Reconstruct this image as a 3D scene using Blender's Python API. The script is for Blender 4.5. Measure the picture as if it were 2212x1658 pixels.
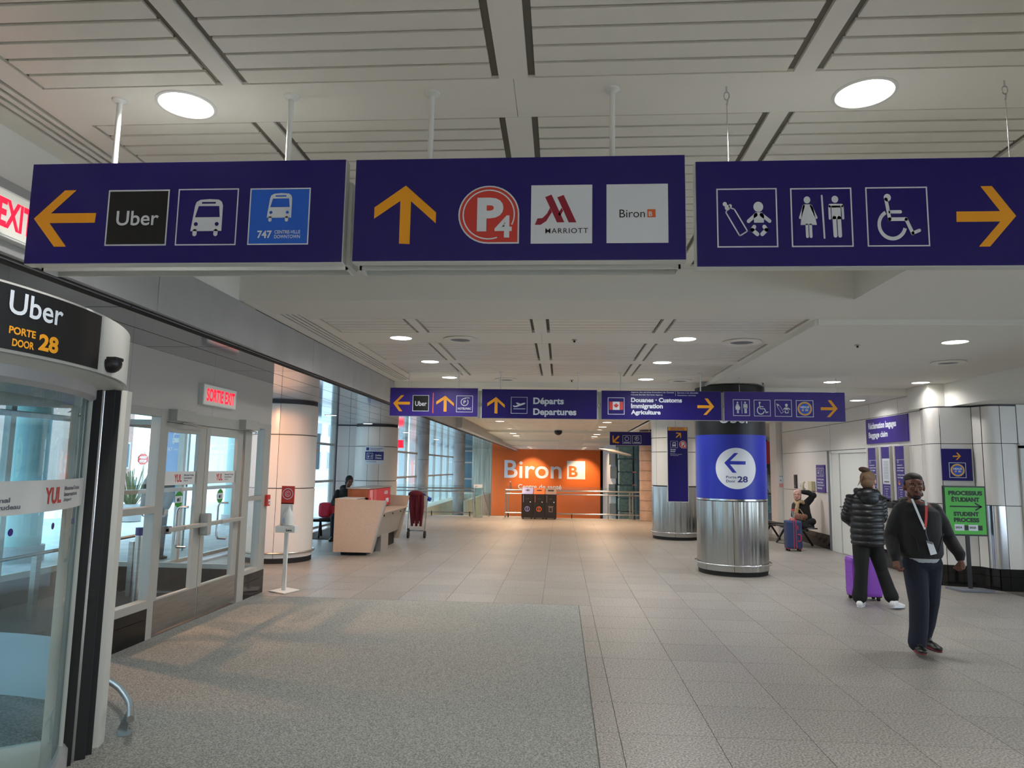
import bpy, bmesh, math, random
from mathutils import Vector, Matrix, geometry
random.seed(7)
for o in list(bpy.data.objects): bpy.data.objects.remove(o)
SC = bpy.context.scene
COL = SC.collection
PI = math.pi
R = math.radians

# ------------------------------------------------------------------ camera, world, exposure
cd = bpy.data.cameras.new('camera'); cam = bpy.data.objects.new('camera', cd); COL.objects.link(cam)
cd.sensor_fit = 'HORIZONTAL'; cd.sensor_width = 36.0; cd.lens = 36.0 * 1505 / 2212
cd.clip_start = 0.05; cd.clip_end = 300
pitch, yaw, roll = R(6.794), R(4.07), 0.0158
cam.matrix_world = (Matrix.Translation((0, 0, 1.7)) @ Matrix.Rotation(yaw, 4, 'Z') @
                    Matrix.Rotation(PI / 2 + pitch, 4, 'X') @ Matrix.Rotation(roll, 4, 'Z'))
SC.camera = cam
SC.view_settings.view_transform = 'Standard'; SC.view_settings.look = 'None'
SC.view_settings.exposure = 0.0; SC.view_settings.gamma = 1.0
SC.view_settings.use_curve_mapping = False
W = bpy.data.worlds.new('sky'); SC.world = W; W.use_nodes = True
nt = W.node_tree; nt.nodes.clear()
bg = nt.nodes.new('ShaderNodeBackground'); wo = nt.nodes.new('ShaderNodeOutputWorld')
tc = nt.nodes.new('ShaderNodeTexCoord'); nz = nt.nodes.new('ShaderNodeTexNoise'); cr = nt.nodes.new('ShaderNodeValToRGB')
nz.inputs['Scale'].default_value = 1.6; nz.inputs['Detail'].default_value = 3
cr.color_ramp.elements[0].color = (.56, .70, .86, 1); cr.color_ramp.elements[1].color = (.80, .89, 1, 1)
nt.links.new(tc.outputs['Generated'], nz.inputs['Vector']); nt.links.new(nz.outputs['Fac'], cr.inputs['Fac'])
nt.links.new(cr.outputs['Color'], bg.inputs['Color']); nt.links.new(bg.outputs[0], wo.inputs[0])
bg.inputs['Strength'].default_value = 5.2

NEUTRAL = (1.0, .985, .965); WARM = (1.0, .66, .42); COOL = (.62, .80, 1.0); AMBER = (1.0, .50, .27)
def lamp(name, kind, loc, power, color=NEUTRAL, size=.2, rot=(0, 0, 0), spread=None, **k):
    d = bpy.data.lights.new(name, kind); d.energy = power; d.color = color
    if kind == 'AREA':
        d.shape = 'DISK'; d.size = size
        if spread: d.spread = R(spread)
    else: d.shadow_soft_size = size
    for a, b in k.items(): setattr(d, a, b)
    o = bpy.data.objects.new(name, d); COL.objects.link(o); o.location = loc; o.rotation_euler = rot
    return o

# ------------------------------------------------------------------ materials
def lin(h):
    if isinstance(h, str):
        c = [int(h[i:i + 2], 16) / 255 for i in (0, 2, 4)]
        return tuple(x / 12.92 if x <= .04045 else ((x + .055) / 1.055) ** 2.4 for x in c)
    return h
MAT = {}
def mat(name, col, rough=.5, metal=0, spec=.5, noise=None, bump=None, emit=None, coat=0, sheen=0, aniso=0):
    m = bpy.data.materials.new(name); m.use_nodes = True; MAT[name] = m
    n = m.node_tree; b = n.nodes['Principled BSDF']; c = lin(col)
    b.inputs['Base Color'].default_value = (*c, 1); b.inputs['Roughness'].default_value = rough
    b.inputs['Metallic'].default_value = metal; b.inputs['Specular IOR Level'].default_value = spec
    if coat: b.inputs['Coat Weight'].default_value = coat
    if sheen: b.inputs['Sheen Weight'].default_value = sheen
    if aniso: b.inputs['Anisotropic'].default_value = aniso
    if emit:
        b.inputs['Emission Color'].default_value = (*lin(emit[0]), 1); b.inputs['Emission Strength'].default_value = emit[1]
    if noise or bump:
        t = n.nodes.new('ShaderNodeTexCoord'); mp = n.nodes.new('ShaderNodeMapping')
        n.links.new(t.outputs['Object'], mp.inputs['Vector'])
    if noise:   # (scale, amount 0..1, stretch)
        z = n.nodes.new('ShaderNodeTexNoise'); z.inputs['Scale'].default_value = noise[0]; z.inputs['Detail'].default_value = 4
        if len(noise) > 2: mp.inputs['Scale'].default_value = noise[2]
        n.links.new(mp.outputs[0], z.inputs['Vector'])
        r = n.nodes.new('ShaderNodeValToRGB'); a = noise[1]
        r.color_ramp.elements[0].position = .3; r.color_ramp.elements[1].position = .7
        r.color_ramp.elements[0].color = (*[x * (1 - a) for x in c], 1); r.color_ramp.elements[1].color = (*[min(1, x * (1 + a)) for x in c], 1)
        n.links.new(z.outputs['Fac'], r.inputs['Fac']); n.links.new(r.outputs[0], b.inputs['Base Color'])
    if bump:    # (scale, strength)
        z = n.nodes.new('ShaderNodeTexNoise'); z.inputs['Scale'].default_value = bump[0]; z.inputs['Detail'].default_value = 3
        n.links.new(mp.outputs[0], z.inputs['Vector'])
        u = n.nodes.new('ShaderNodeBump'); u.inputs['Strength'].default_value = bump[1]; u.inputs['Distance'].default_value = .01
        n.links.new(z.outputs['Fac'], u.inputs['Height']); n.links.new(u.outputs[0], b.inputs['Normal'])
    return m
def glass(name, tint, refl=.5, haze=0, rough=0.02):
    m = bpy.data.materials.new(name); m.use_nodes = True; MAT[name] = m; n = m.node_tree; n.nodes.clear()
    tr = n.nodes.new('ShaderNodeBsdfTransparent'); tr.inputs[0].default_value = (*tint, 1)
    gl = n.nodes.new('ShaderNodeBsdfGlossy'); gl.inputs['Roughness'].default_value = rough
    lw = n.nodes.new('ShaderNodeLayerWeight'); lw.inputs['Blend'].default_value = .5      # Schlick reflectance, the same from both sides
    pw = n.nodes.new('ShaderNodeMath'); pw.operation = 'POWER'; pw.inputs[1].default_value = 5; n.links.new(lw.outputs['Facing'], pw.inputs[0])
    mu = n.nodes.new('ShaderNodeMath'); mu.operation = 'MULTIPLY_ADD'; mu.inputs[1].default_value = .93 * min(1, refl); mu.inputs[2].default_value = .07 * refl; mu.use_clamp = True
    mx = n.nodes.new('ShaderNodeMixShader'); o = n.nodes.new('ShaderNodeOutputMaterial')
    n.links.new(pw.outputs[0], mu.inputs[0]); n.links.new(mu.outputs[0], mx.inputs[0])
    n.links.new(tr.outputs[0], mx.inputs[1]); n.links.new(gl.outputs[0], mx.inputs[2]); n.links.new(mx.outputs[0], o.inputs[0])
    return m
mat('ceiling_paint', 'E4E1D8', .55, bump=(60, .02))
mat('slat_paint', 'E0DDD3', .38)
mat('gypsum', 'DEDCD4', .7)
mat('dark_void', '6E6A60', .8)
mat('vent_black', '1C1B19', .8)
mat('fascia_metal', 'B6B7B8', .42, .55, noise=(3, .06))
mat('soffit_metal', 'A2A3AA', .08, .88, noise=(1.5, .05))
mat('frame_alu', 'AEADA6', .45, .25)
mat('wall_panel_grey', 'BDB9B2', .5, .1)
mat('white_clad', 'DCD8D2', .3)
mat('joint_dark', '34343A', .5)
mat('black_granite', '141414', .12, noise=(90, .3))
mat('steel', 'C9C9CC', .2, 1.0)
mat('steel_brushed', 'A9A7A2', .32, .95, noise=(4, .12, (1, 1, 12)))
mat('sign_indigo', '1B0E68', .3, spec=.4)
mat('sign_purple', '3A2780', .35, spec=.4)
mat('wrap_blue', '1B2AA2', .38)
mat('wrap_black', '08080B', .4)
mat('print_white', 'D6DCE4', .5)
mat('print_amber', 'EFA212', .5)
mat('print_red', 'C93A30', .5)
mat('print_darkred', '8E1430', .5)
mat('print_black', '0C0C10', .5)
mat('print_blue', '1760D0', .4)
mat('print_navy', '1A2070', .4)
mat('print_orange', 'D9652A', .5)
mat('print_grey', '6B6F78', .5)
mat('print_green', '2F8C2F', .5)
mat('sheet_green', '4CB63C', .45)
mat('black_plastic', '0D0D0F', .4)
mat('rubber', '101012', .7)
mat('white_plastic', 'D6D6D2', .4)
mat('sign_edge', 'C5C8C4', .4)
mat('lamp_lens', 'FFFFFF', .5, emit=('FFFDF6', 9))
mat('lamp_lens_warm', 'FFFFFF', .5, emit=('FFE3C4', 8))
mat('exit_face', 'D8D8CE', .5, emit=('E8E4D4', .10))
mat('exit_red', 'FF1030', .5, emit=('FF1432', 1.5))
mat('orange_wall', 'DC6A24', .55, noise=(.4, .05))
mat('concrete', '9C9EA2', .75, noise=(3, .18, (1, 1, .6)), bump=(20, .2))
mat('concrete_board', 'B4BAB0', .8, noise=(2.2, .3, (6, 6, .25)))
mat('stone_green', '7E9A98', .8, noise=(7, .3), bump=(14, .5))
mat('terracotta', 'AE9280', .7, noise=(5, .12))
mat('desk_laminate', 'B9A795', .42, noise=(30, .05))
mat('desk_edge', 'A8A6A2', .35, .6)
mat('wood_brown', '9A5428', .45, noise=(6, .2, (1, 8, 1)))
mat('poster_red', 'C83642', .5)
mat('poster_pink', 'E39A98', .5)
mat('mat_dark', '2E2B29', .9, noise=(80, .35, (1, 14, 1)))
mat('asphalt', 'B4BABF', .9, noise=(6, .15))
mat('snow', 'F4F7FB', .8, bump=(3, .6))
mat('skin_brown', '6B4232', .5); mat('skin_light', 'C79683', .5)
mat('hair_black', '0E0B0A', .7); mat('hair_blond', '6E543C', .6, noise=(30, .35, (6, 6, 1)))
mat('hoodie_black', '161618', .9, sheen=.1, bump=(7, 1.0))
mat('puffer_black', '0E0F14', .38, bump=(16, .35))
mat('trouser_black', '0B0B0D', .85); mat('trouser_navy', '0E1326', .85, bump=(12, .4))
mat('shirt_grey', '9FA5A8', .8); mat('shoe_white', 'D8D8D8', .6); mat('shoe_black', '121014', .35); mat('sole_red', '6A2028', .6)
mat('coat_black', '141417', .8, bump=(14, .4)); mat('scarf_tan', 'A98F6E', .9, bump=(40, .6)); mat('scarf_pink', 'CBA29A', .9, bump=(30, .3))
mat('suitcase_blue', '2B3C66', .4); mat('suitcase_red', 'D22B33', .45); mat('suitcase_purple', '8A45B8', .35)
mat('bag_red', 'C01838', .7); mat('cloth_darkred', '5C0F1E', .9, bump=(12, .6)); mat('cart_blue', '1E44B0', .4)
mat('phone_beige', 'C9BE9C', .45); mat('lip', '6E3A34', .6); mat('eye_dark', '080606', .3)
mat('banner_blue', '2F8FDC', .4); mat('brick', 'B08F86', .85, noise=(20, .2)); mat('roof_teal', '9CBFBD', .6)
mat('building_grey', 'D0DCE2', .8, noise=(2, .1)); mat('window_dark', '4E6474', .15); mat('bush', '4F5A36', .9)
mat('carpet', '8E8E88', .97); mat('tile_stone', '8C8882', .40, spec=.32)
glass('glass_clear', (.92, .97, .97), 1.0); glass('glass_green', (.78, .93, .93), 1.0); glass('glass_rail', (.80, .88, .86), .9)
glass('glass_drum', (.82, .95, .97), 1.1)

def tune_floor():
    m = MAT['tile_stone']; n = m.node_tree; b = n.nodes['Principled BSDF']
    g = n.nodes.new('ShaderNodeNewGeometry'); z = n.nodes.new('ShaderNodeTexNoise'); z.inputs['Scale'].default_value = 75; z.inputs['Detail'].default_value = 2
    n.links.new(g.outputs['Position'], z.inputs['Vector'])
    z2 = n.nodes.new('ShaderNodeTexNoise'); z2.inputs['Scale'].default_value = .9; z2.inputs['Detail'].default_value = 3
    n.links.new(g.outputs['Position'], z2.inputs['Vector'])
    r = n.nodes.new('ShaderNodeValToRGB'); r.color_ramp.elements[0].position = .36; r.color_ramp.elements[1].position = .64
    c = lin('8C8882'); r.color_ramp.elements[0].color = (*[x * .5 for x in c], 1); r.color_ramp.elements[1].color = (*[x * 1.5 for x in c], 1)
    n.links.new(z.outputs['Fac'], r.inputs['Fac'])
    oi = n.nodes.new('ShaderNodeObjectInfo'); mr = n.nodes.new('ShaderNodeMapRange'); mr.inputs['To Min'].default_value = .93; mr.inputs['To Max'].default_value = 1.05
    n.links.new(oi.outputs['Random'], mr.inputs['Value'])
    ml = n.nodes.new('ShaderNodeVectorMath'); ml.operation = 'SCALE'
    n.links.new(r.outputs[0], ml.inputs[0]); n.links.new(mr.outputs[0], ml.inputs['Scale'])
    n.links.new(ml.outputs[0], b.inputs['Base Color'])
    rr = n.nodes.new('ShaderNodeMapRange'); rr.inputs['From Min'].default_value = .35; rr.inputs['From Max'].default_value = .65
    rr.inputs['To Min'].default_value = .36; rr.inputs['To Max'].default_value = .43
    n.links.new(z2.outputs['Fac'], rr.inputs['Value']); n.links.new(rr.outputs[0], b.inputs['Roughness'])
    m = MAT['carpet']; n = m.node_tree; b = n.nodes['Principled BSDF']
    g = n.nodes.new('ShaderNodeNewGeometry'); z = n.nodes.new('ShaderNodeTexNoise'); z.inputs['Scale'].default_value = 95; z.inputs['Detail'].default_value = 1
    w = n.nodes.new('ShaderNodeTexWave'); w.wave_type = 'BANDS'; w.bands_direction = 'DIAGONAL'; w.inputs['Scale'].default_value = 60; w.inputs['Distortion'].default_value = 6
    n.links.new(g.outputs['Position'], z.inputs['Vector']); n.links.new(g.outputs['Position'], w.inputs['Vector'])
    r = n.nodes.new('ShaderNodeValToRGB'); r.color_ramp.elements[0].position = .35; r.color_ramp.elements[1].position = .65
    c = lin('8E8E88'); r.color_ramp.elements[0].color = (*[x * .62 for x in c], 1); r.color_ramp.elements[1].color = (*[x * 1.35 for x in c], 1)
    n.links.new(z.outputs['Fac'], r.inputs['Fac']); n.links.new(r.outputs[0], b.inputs['Base Color'])
    u = n.nodes.new('ShaderNodeBump'); u.inputs['Strength'].default_value = .6; u.inputs['Distance'].default_value = .004
    ad = n.nodes.new('ShaderNodeMath'); n.links.new(z.outputs['Fac'], ad.inputs[0]); n.links.new(w.outputs['Fac'], ad.inputs[1])
    n.links.new(ad.outputs[0], u.inputs['Height']); n.links.new(u.outputs[0], b.inputs['Normal'])
tune_floor()

# ------------------------------------------------------------------ mesh helpers
ORG = {}      # world origin of each object's frame
class MB:
    def __init__(s): s.v = []; s.f = []; s.sm = []
    def add(s, vs, fs, smooth=False):
        k = len(s.v); s.v += [tuple(v) for v in vs]; s.f += [[k + i for i in f] for f in fs]; s.sm += [smooth] * len(fs); return s
    def box(s, x0, x1, y0, y1, z0, z1, b=0):
        if x0 > x1: x0, x1 = x1, x0
        if y0 > y1: y0, y1 = y1, y0
        if z0 > z1: z0, z1 = z1, z0
        if b <= 0:
            return s.add([(x, y, z) for z in (z0, z1) for y in (y0, y1) for x in (x0, x1)],
                         [(0, 2, 3, 1), (4, 5, 7, 6), (0, 1, 5, 4), (2, 6, 7, 3), (0, 4, 6, 2), (1, 3, 7, 5)])
        b = min(b, (x1 - x0) * .49, (y1 - y0) * .49, (z1 - z0) * .49)
        bm = bmesh.new(); bmesh.ops.create_cube(bm, size=1)
        for v in bm.verts: v.co = Vector(((x0 + x1) / 2 + v.co.x * (x1 - x0), (y0 + y1) / 2 + v.co.y * (y1 - y0), (z0 + z1) / 2 + v.co.z * (z1 - z0)))
        bmesh.ops.bevel(bm, geom=bm.edges[:], offset=b, segments=2, affect='EDGES', profile=.6)
        return s.bm(bm)
    def bm(s, bm, smooth=False):
        bm.verts.ensure_lookup_table(); bm.verts.index_update()
        s.add([v.co.copy() for v in bm.verts], [[v.index for v in f.verts] for f in bm.faces], smooth); bm.free(); return s
    def tube(s, pts, r, n=10, cap=True, r1=None, closed=False):
        pts = [Vector(p) for p in pts]; m = len(pts); rings = []; up = None
        for i, p in enumerate(pts):
            if closed: d = (pts[(i + 1) % m] - pts[i - 1])
            elif i == 0: d = pts[1] - p
            elif i == m - 1: d = p - pts[i - 1]
            else: d = (pts[i + 1] - p).normalized() + (p - pts[i - 1]).normalized()
            d.normalize()
            if up is None: up = d.orthogonal().normalized()
            a = (up - d * up.dot(d)).normalized(); up = a; b = d.cross(a)
            rr = r if r1 is None else r + (r1 - r) * i / max(1, m - 1)
            if isinstance(r, (list, tuple)): rr = r[i]
            rings.append([p + (a * math.cos(t) + b * math.sin(t)) * rr for t in [2 * PI * k / n for k in range(n)]])
        vs = [q for g in rings for q in g]; fs = []
        for i in range(m if closed else m - 1):
            j = (i + 1) % m
            for k in range(n): fs.append((i * n + k, i * n + (k + 1) % n, j * n + (k + 1) % n, j * n + k))
        s.add(vs, fs, True)
        if cap and not closed: s.add(rings[0][::-1], [list(range(n))]); s.add(rings[-1], [list(range(n))])
        return s
    def lathe(s, c, prof, n=48, a0=0, a1=2 * PI, smooth=True, cap=False):
        full = abs(a1 - a0 - 2 * PI) < 1e-6; m = n if full else n + 1
        vs = []; fs = []
        for (r, z) in prof:
            for k in range(m):
                t = a0 + (a1 - a0) * k / n; vs.append((c[0] + r * math.cos(t), c[1] + r * math.sin(t), c[2] + z))
        for i in range(len(prof) - 1):
            for k in range(n):
                k2 = (k + 1) % m; fs.append((i * m + k, i * m + k2, (i + 1) * m + k2, (i + 1) * m + k))
        s.add(vs, fs, smooth)
        if cap:
            s.add(vs[:m][::-1], [list(range(m))]); s.add(vs[-m:], [list(range(m))])
        return s
    def cyl(s, c, r, z0, z1, n=32, r1=None):
        return s.lathe((c[0], c[1], 0), [(r, z0), (r if r1 is None else r1, z1)], n, cap=True)
    def prism(s, pts, axis, a, b):
        """extrude polygon pts (2D) along axis from a to b; axis 'x': pts=(y,z) 'y': (x,z) 'z': (x,y)"""
        def P(p, t): return {'x': (t, p[0], p[1]), 'y': (p[0], t, p[1]), 'z': (p[0], p[1], t)}[axis]
        n = len(pts); tri = geometry.tessellate_polygon([[Vector((p[0], p[1], 0)) for p in pts]])
        s.add([P(p, a) for p in pts] + [P(p, b) for p in pts],
              [list(t) for t in tri] + [[n + i for i in t] for t in tri] + [[i, (i + 1) % n, n + (i + 1) % n, n + i] for i in range(n)])
        return s
    def wallpath(s, pts, z0, z1, th=0, smooth=False):
        vs = []; fs = []
        for p in pts: vs += [(p[0], p[1], z0), (p[0], p[1], z1)]
        for i in range(len(pts) - 1): fs.append((2 * i, 2 * i + 2, 2 * i + 3, 2 * i + 1))
        return s.add(vs, fs, smooth)
    def ell(s, c, r, rot=None, n=16):
        vs = []; fs = []; c = Vector(c)
        if not hasattr(r, '__len__'): r = (r, r, r)
        for i in range(n // 2 + 1):
            ph = PI * i / (n // 2)
            for k in range(n):
                t = 2 * PI * k / n; v = Vector((r[0] * math.sin(ph) * math.cos(t), r[1] * math.sin(ph) * math.sin(t), r[2] * math.cos(ph)))
                if rot: v = rot @ v
                vs.append(c + v)
        for i in range(n // 2):
            for k in range(n): fs.append((i * n + k, (i + 1) * n + k, (i + 1) * n + (k + 1) % n, i * n + (k + 1) % n))
        return s.add(vs, fs, True)
    def build(s, name, m, parent=None, **tags):
        og = ORG.get(parent.name, Vector()) if parent else Vector()
        me = bpy.data.meshes.new(name); me.from_pydata([tuple(Vector(v) - og) for v in s.v], [], s.f)
        me.polygons.foreach_set('use_smooth', s.sm); any_smooth = any(s.sm)
        bm = bmesh.new(); bm.from_mesh(me); bmesh.ops.remove_doubles(bm, verts=bm.verts[:], dist=1e-5)
        bmesh.ops.recalc_face_normals(bm, faces=bm.faces[:]) if not s.__dict__.get('keep') else None
        bm.to_mesh(me); bm.free()
        if any_smooth: me.set_sharp_from_angle(angle=R(38))
        me.materials.append(MAT[m]); o = bpy.data.objects.new(name, me); COL.objects.link(o)
        if parent: o.parent = parent
        ORG[o.name] = og
        for k, v in tags.items(): o[k] = v
        return o
def thing(name, label, cat, loc=(0, 0, 0), group=None, kind=None):
    o = bpy.data.objects.new(name, None); COL.objects.link(o); o.location = loc; o.empty_display_size = .1
    if label: o['label'] = label
    if cat: o['category'] = cat
    if group: o['group'] = group
    if kind: o['kind'] = kind
    ORG[o.name] = Vector(loc); return o
def struct(name, loc=(0, 0, 0)):
    return thing(name, None, None, loc, kind='structure')
def box(name, m, parent, *a, **t): return MB().box(*a).build(name, m, parent, **t)
def copy_tree(o, parent=None, loc=None):
    c = o.copy(); COL.objects.link(c)
    if parent: c.parent = parent
    if loc is not None: c.location = loc; ORG[c.name] = Vector(loc)
    for ch in list(o.children): copy_tree(ch, c)
    return c

# ------------------------------------------------------------------ flat print: 2D shapes placed on a face
def circ(cx, cy, r, n=28): return ([(cx + r * math.cos(2 * PI * k / n), cy + r * math.sin(2 * PI * k / n)) for k in range(n)], [])
def rect(x0, y0, x1, y1): return ([(x0, y0), (x1, y0), (x1, y1), (x0, y1)], [])
def frame(x0, y0, x1, y1, w): return (rect(x0, y0, x1, y1)[0], [rect(x0 + w, y0 + w, x1 - w, y1 - w)[0]])
def ring(cx, cy, r, w, n=36): return (circ(cx, cy, r, n)[0], [circ(cx, cy, r - w, n)[0]])
def cap(x0, y0, x1, y1, w, n=6):
    a = math.atan2(y1 - y0, x1 - x0); r = w / 2
    return ([(x1 + r * math.cos(a - PI / 2 + PI * k / n), y1 + r * math.sin(a - PI / 2 + PI * k / n)) for k in range(n + 1)] +
            [(x0 + r * math.cos(a + PI / 2 + PI * k / n), y0 + r * math.sin(a + PI / 2 + PI * k / n)) for k in range(n + 1)], [])
def arc(cx, cy, r, w, a0, a1, n=24):
    o = [(cx + r * math.cos(R(a0 + (a1 - a0) * k / n)), cy + r * math.sin(R(a0 + (a1 - a0) * k / n))) for k in range(n + 1)]
    i = [(cx + (r - w) * math.cos(R(a1 + (a0 - a1) * k / n)), cy + (r - w) * math.sin(R(a1 + (a0 - a1) * k / n))) for k in range(n + 1)]
    return (o + i, [])
def px(shapes, bx, flip=True):
    """normalise shapes drawn in a y-down pixel box to the unit square (y up)"""
    x0, y0, x1, y1 = bx
    f = lambda p: ((p[0] - x0) / (x1 - x0), 1 - (p[1] - y0) / (y1 - y0))
    return [([f(p) for p in o], [[f(p) for p in h] for h in hs]) for o, hs in shapes]
def fit(shapes, x0, y0, x1, y1):
    f = lambda p: (x0 + p[0] * (x1 - x0), y0 + p[1] * (y1 - y0))
    return [([f(p) for p in o], [[f(p) for p in h] for h in hs]) for o, hs in shapes]
def rot_unit(shapes, k):
    def f(p):
        x, y = p[0] - .5, p[1] - .5
        c, s = math.cos(R(k)), math.sin(R(k)); return (.5 + x * c - y * s, .5 + x * s + y * c)
    return [([f(p) for p in o], [[f(p) for p in h] for h in hs]) for o, hs in shapes]
def tri2d(shapes):
    vs = []; fs = []
    for o, hs in shapes:
        loops = [[Vector((x, y, 0)) for x, y in l] for l in [o] + hs]; k = len(vs)
        t = geometry.tessellate_polygon(loops); vs += [(v.x, v.y) for l in loops for v in l]; fs += [tuple(k + i for i in q) for q in t]
    return vs, fs
_tc = {}
def text2d(s, bold=0.0, spacing=1.0, lines=1.0):
    key = (s, bold, spacing, lines)
    if key in _tc: return _tc[key]
    c = bpy.data.curves.new('t', 'FONT'); c.body = s; c.size = 1; c.fill_mode = 'FRONT'; c.offset = bold; c.space_character = spacing
    c.space_line = lines; c.resolution_u = 4
    o = bpy.data.objects.new('t', c); COL.objects.link(o); bpy.context.view_layer.update()
    me = bpy.data.meshes.new_from_object(o.evaluated_get(bpy.context.evaluated_depsgraph_get()))
    vs = [(v.co.x, v.co.y) for v in me.vertices]; fs = [tuple(p.vertices) for p in me.polygons]
    bpy.data.objects.remove(o); bpy.data.curves.remove(c); bpy.data.meshes.remove(me)
    _tc[key] = (vs, fs); return vs, fs
def textfit(s, x0, y0, x1, y1, bold=0.0, spacing=1.0, lines=1.0, keep=False):
    vs, fs = text2d(s, bold, spacing, lines)
    a0, a1 = min(v[0] for v in vs), max(v[0] for v in vs); b0, b1 = min(v[1] for v in vs), max(v[1] for v in vs)
    sx = (x1 - x0) / (a1 - a0); sy = (y1 - y0) / (b1 - b0)
    return [(x0 + (x - a0) * sx, y0 + (y - b0) * sy) for x, y in vs], fs
class Face:
    """a flat face: origin, u, v; n = u x v points at the viewer"""
    def __init__(s, o, u, v=(0, 0, 1), eps=.0012):
        s.o = Vector(o); s.u = Vector(u).normalized(); s.v = Vector(v).normalized(); s.n = s.u.cross(s.v); s.e = eps; s.cut = None
    def p(s, x, y, l): return s.o + s.u * x + s.v * y + s.n * (s.e * l)
class Drum:
    """a convex cylinder face: u runs along the arc, from the angle a0, direction d (+1 counter-clockwise)"""
    def __init__(s, c, r, a0, d=1, eps=.0015, cut=.05): s.c = c; s.r = r; s.a0 = a0; s.d = d; s.e = eps; s.cut = cut
    def p(s, x, y, l):
        a = s.a0 + s.d * x / s.r; r = s.r + s.e * l; return Vector((s.c[0] + r * math.cos(a), s.c[1] + r * math.sin(a), y))
def decal(parent, F, name, m, geo, layer=1, **tags):
    """geo: list of shapes or (verts, faces)"""
    if isinstance(geo, list): geo = tri2d(geo)
    vs, fs = geo
    if F.cut:
        bm = bmesh.new(); bv = [bm.verts.new((x, y, 0)) for x, y in vs]
        for f in fs:
            try: bm.faces.new([bv[i] for i in f])
            except ValueError: pass
        x0, x1 = min(v[0] for v in vs), max(v[0] for v in vs); k = math.ceil(x0 / F.cut)
        while k * F.cut < x1:
            bmesh.ops.bisect_plane(bm, geom=bm.verts[:] + bm.edges[:] + bm.faces[:], plane_co=(k * F.cut, 0, 0), plane_no=(1, 0, 0)); k += 1
        bm.verts.index_update(); vs = [(v.co.x, v.co.y) for v in bm.verts]; fs = [tuple(v.index for v in f.verts) for f in bm.faces]; bm.free()
    b = MB(); b.keep = True; b.add([F.p(x, y, layer) for x, y in vs], fs); return b.build(name, m, parent, **tags)
def merge(*gs):
    vs = []; fs = []
    for g in gs:
        if isinstance(g, list): g = tri2d(g)
        k = len(vs); vs += g[0]; fs += [tuple(k + i for i in f) for f in g[1]]
    return vs, fs

# pictograms in the unit square
ARROW_L = px([([(387, 450), (668, 162), (780, 162), (550, 398), (990, 398), (985, 497), (545, 497), (727, 738), (610, 738)], [])], (387, 162, 990, 738))
ARROW_R = rot_unit(ARROW_L, 180); ARROW_U = rot_unit(ARROW_L, -90); ARROW_D = rot_unit(ARROW_L, 90)
ARROW_UR = rot_unit(ARROW_L, -135); ARROW_DL = rot_unit(ARROW_L, 45)
BUSBOX = (1055, 1125, 1415, 1465)
BUS = px([([(1142, 1380), (1160, 1228), (1168, 1205), (1190, 1192), (1245, 1188), (1300, 1192), (1318, 1205), (1326, 1228), (1326, 1380)],
           [[(1182, 1230), (1304, 1230), (1311, 1297), (1164, 1297)], [(1200, 1205), (1282, 1205), (1282, 1216), (1200, 1216)],
            circ(1172, 1338, 12, 12)[0], circ(1296, 1338, 12, 12)[0]]),
          cap(1168, 1380, 1168, 1398, 25), cap(1292, 1380, 1292, 1398, 25)], BUSBOX)
BB = (183, 1130, 556, 1477)
BABY = px([circ(440, 1240, 30), ([(420, 1272), (462, 1272), (474, 1290), (472, 1333), (412, 1333), (410, 1290)], []),
           cap(424, 1286, 378, 1324, 22), cap(458, 1286, 507, 1324, 22), cap(412, 1357, 399, 1375, 24), cap(399, 1375, 430, 1400, 24),
           cap(474, 1357, 487, 1375, 24), cap(487, 1375, 460, 1400, 24),
           cap(240, 1272, 322, 1410, 8), cap(322, 1410, 370, 1382, 8), cap(370, 1382, 292, 1252, 8), cap(240, 1272, 246, 1258, 8), cap(292, 1252, 272, 1246, 8),
           circ(234, 1222, 13, 14), circ(250, 1243, 17, 14), circ(267, 1233, 11, 12)], BB)
MW = px([circ(728, 1196, 21), ([(705, 1222), (752, 1222), (766, 1245), (785, 1345), (682, 1345), (695, 1245)], []), cap(706, 1232, 681, 1302, 15), cap(752, 1232, 783, 1302, 15),
         cap(722, 1345, 723, 1413, 18), cap(745, 1345, 746, 1413, 18), cap(822, 1172, 830, 1422, 11),
         circ(904, 1194, 21), cap(872, 1232, 944, 1232, 22), rect(880, 1232, 938, 1312), cap(868, 1235, 868, 1307, 15), cap(950, 1235, 951, 1307, 15),
         cap(896, 1305, 899, 1409, 24), cap(926, 1305, 928, 1409, 24)], (623, 1125, 1010, 1475))
WC = px([circ(1209, 1182, 23), cap(1200, 1192, 1218, 1312, 22), cap(1222, 1268, 1288, 1268, 20), cap(1216, 1312, 1322, 1312, 22), cap(1322, 1314, 1360, 1398, 22),
         cap(1360, 1396, 1402, 1380, 20), arc(1232, 1345, 94, 22, 15, 242, 30)], (1070, 1118, 1465, 1475))
PLANE = px([([(1272, 340), (1285, 352), (1310, 350), (1385, 322), (1395, 312), (1380, 308), (1345, 318), (1312, 306), (1300, 310), (1322, 328), (1292, 340), (1280, 332)], []),
            rect(1278, 364, 1392, 370)], (1253, 253, 1413, 413))
LEAF = px([([(0, -10), (2, -6), (4, -7), (3, -2), (6, -5), (7, -3.5), (10, -4), (9, -1.5), (10, 0), (5, 4), (5.5, 6), (.6, 5.4), (.6, 10), (-.6, 10), (-.6, 5.4),
            (-5.5, 6), (-5, 4), (-10, 0), (-9, -1.5), (-10, -4), (-7, -3.5), (-6, -5), (-3, -2), (-4, -7), (-2, -6)], [])], (-10, -10, 10, 10))
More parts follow.
